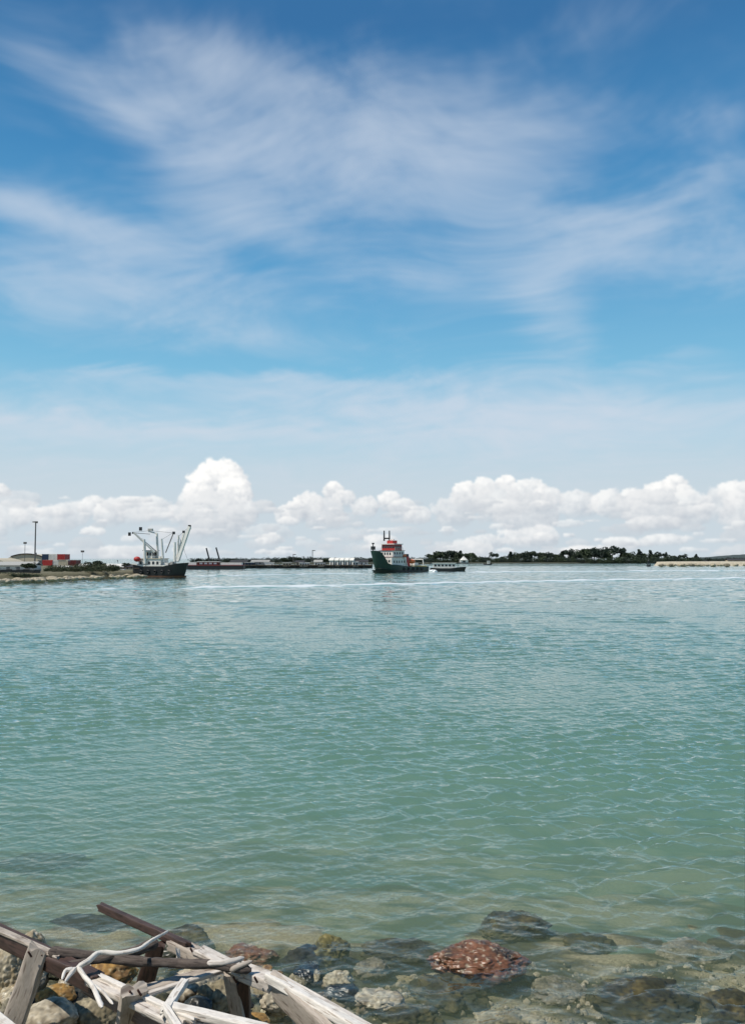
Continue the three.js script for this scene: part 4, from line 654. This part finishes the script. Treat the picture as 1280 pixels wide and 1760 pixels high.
shed('small_hut', 'white hut among the bushes on the left bank', 136, 148, 970.5, 225, { wall: M.paleGrey, roof: M.white, openings: 2, depth: 4 });
shed('bank_house', 'low house with white roof and reddish wall by the fishing vessel', 181, 214, 970.5, 240, { wall: M.rust, roof: M.white, openings: 3, depth: 6, ridge: .5 });
shed('bank_house', 'tiny shed with dark roof behind the fishing vessel stern', 216, 230, 972, 236, { wall: M.cream, openings: 2, depth: 4 });
{
  const R = rng(33), W = ['olive bush on the grassy left bank', 'bushes of the left bank'];
  for (let i = 0; i < 30; i++) { const px = 82 + i * 4 + R() * 4; bush(px, 986 - i * .12 - R() * 3, 186 + R() * 22, 9 + R() * 6, 1.2, ...W, i % 4 === 1 ? 1 : 3); }
  for (let i = 0; i < 12; i++) bush(-4 + i * 6.5, 992.5, 168, 6 + R() * 5, 1.4, 'dark bush in front of the seawall', 'bushes along the seawall', i % 2 ? 1 : 0);
  for (const [px, h, w] of [[44, 13, 'leftmost of three small dark round trees beside the tall mast'], [52, 14, 'middle one of three small dark round trees beside the tall mast'], [58, 12, 'small dark round tree right at the foot of the tall mast']]) tree(px, 981, 192, h, px % 2 ? 0 : 5, w, 'trees beside the tall mast', 1.3, 1, 'bank_tree');
  for (const [px, h, w] of [[150, 12, 'dark tree beside the white hut on the left bank'], [163, 13, 'dark tree midway between white hut and low house'], [172, 14, 'tallest dark tree beside the low house with white roof'], [215, 10, 'low dark tree between the low house and the fishing vessel']]) tree(px, 977, 232, h, px % 3 === 0 ? 0 : 1, w, 'trees behind the bank bushes', 1.5, 0, 'bank_tree');
}
{ // landing stage beside the fishing vessel
  const a = onPlane(196, 990.5, 0), b = onPlane(268, 990.5, 0), s = thing('landing_stage', 'low cream concrete landing stage beside the fishing vessel', 'jetty', V(a.x, 0, a.z)), W = b.x - a.x;
  mesh('deck', boxGeo(0, W, .55, 1.0, -3, 0), M.cream, s); for (let k = 0; k < 8; k++) mesh('pile', barGeo(V(.3 + k * (W - .6) / 7, -1.2, -.25), V(.3 + k * (W - .6) / 7, .58, -.25), .16), M.hullblack, s); for (let k = 0; k < 4; k++) mesh('bollard', (() => { const g = new THREE.CylinderGeometry(.14, .18, .5, 10); g.translate(.8 + k * 2.6, 1.25, -.5); return g; })(), M.steel, s); mesh('crate', boxGeo(1.2, 2.4, 1.0, 1.9, -2, -1), M.white, s); mesh('crate', boxGeo(5.4, 6.8, 1.0, 2.1, -2.2, -1.2), M.cream, s); mesh('crate', boxGeo(7.4, 8.2, 1.0, 1.7, -2.2, -1.2), M.paleGrey, s);
}
// white peaked pavilion in front of the wood
{ const d = 880, k = perPx(d), s = thing('shore_pavilion', 'white peaked pavilion against the dark wood behind the passenger boat', 'building', V(atDist(797, 961, d).x, .9, -d)); mesh('wall', boxGeo(-7 * k, 7 * k, 0, 2.6, -5, 0), M.white, s); const g = new THREE.ConeGeometry(9 * k, 7 * k, 4); g.rotateY(Math.PI / 4); g.translate(0, 2.6 + 3.5 * k, -2.5); mesh('roof', g, M.white, s); mesh('opening', boxGeo(-2 * k, 2.5 * k, .3, 2.3, -.05, .08), M.glass, s); }
// ---------- wakes: low ridges of broken water running across the channel ----------
function wake(label, pts, height, width, seed, cover) {
  const curve = new THREE.CatmullRomCurve3(pts.map(([x, y]) => onPlane(x, y, 0))), L = curve.getLength(), N = Math.ceil(L / .5), prof = [[-1, -.02], [-.55, .25], [-.15, .9], [.1, 1], [.4, .55], [.75, .12], [1, -.02]], pos = [], idx = [], col = [];
  for (let i = 0; i <= N; i++) { const t = i / N, p = curve.getPointAt(t), h = height * (.55 + .9 * Math.abs(fbm(t * L * .09, seed, 0, 3)) * 1.6) * smooth(0, .04, t) * smooth(1, .96, t), w = width * (.8 + .5 * noise(t * L * .13, seed + 3, 1)), sh = .8 * noise(t * L * .05, seed + 8, 2);
    prof.forEach(([a, b], k) => { pos.push(p.x, b * h + (b > .1 ? .05 * noise(i * .6, k * 2.3, seed) : -.06), p.z + a * w + sh); const f = smooth(cover, cover + .3, fbm(t * L * .16, k * .5, seed + 2, 3) + (b > .5 ? .35 : -.2)); col.push(lerp(.12, .72, f), lerp(.27, .76, f), lerp(.25, .76, f)); }); }
  const K = prof.length; for (let i = 0; i < N; i++) for (let k = 0; k < K - 1; k++) { const a = i * K + k, b = a + K; idx.push(a, a + 1, b, a + 1, b + 1, b); }
  const o = mesh(numbered('wake_foam'), geometry(pos, idx, null, col), wakeMat, scene); o.userData = { kind: 'stuff', label, category: 'foam' };
}
const wakeMat = new THREE.MeshStandardMaterial({ vertexColors: true, roughness: .35 });
wake('long white wake line across the near channel', [[300, 1012], [480, 1009], [700, 1005], [900, 1000.5], [1100, 997.5], [1330, 994]], .42, 1.6, 1, -.2);
wake('thin wake line in front of the wooded point', [[800, 984], [1000, 983], [1150, 981.5], [1330, 981]], .4, 2.4, 2, -.1);
wake('pale wake line off the harbour quay', [[325, 991], [450, 989], [560, 986.5], [628, 986]], .36, 2.0, 3, -.05);
wake('faint wake line off the left bank', [[-20, 1014], [120, 1013.5], [290, 1012.5]], .16, 1.2, 4, .3);

renderer.render(scene, camera);
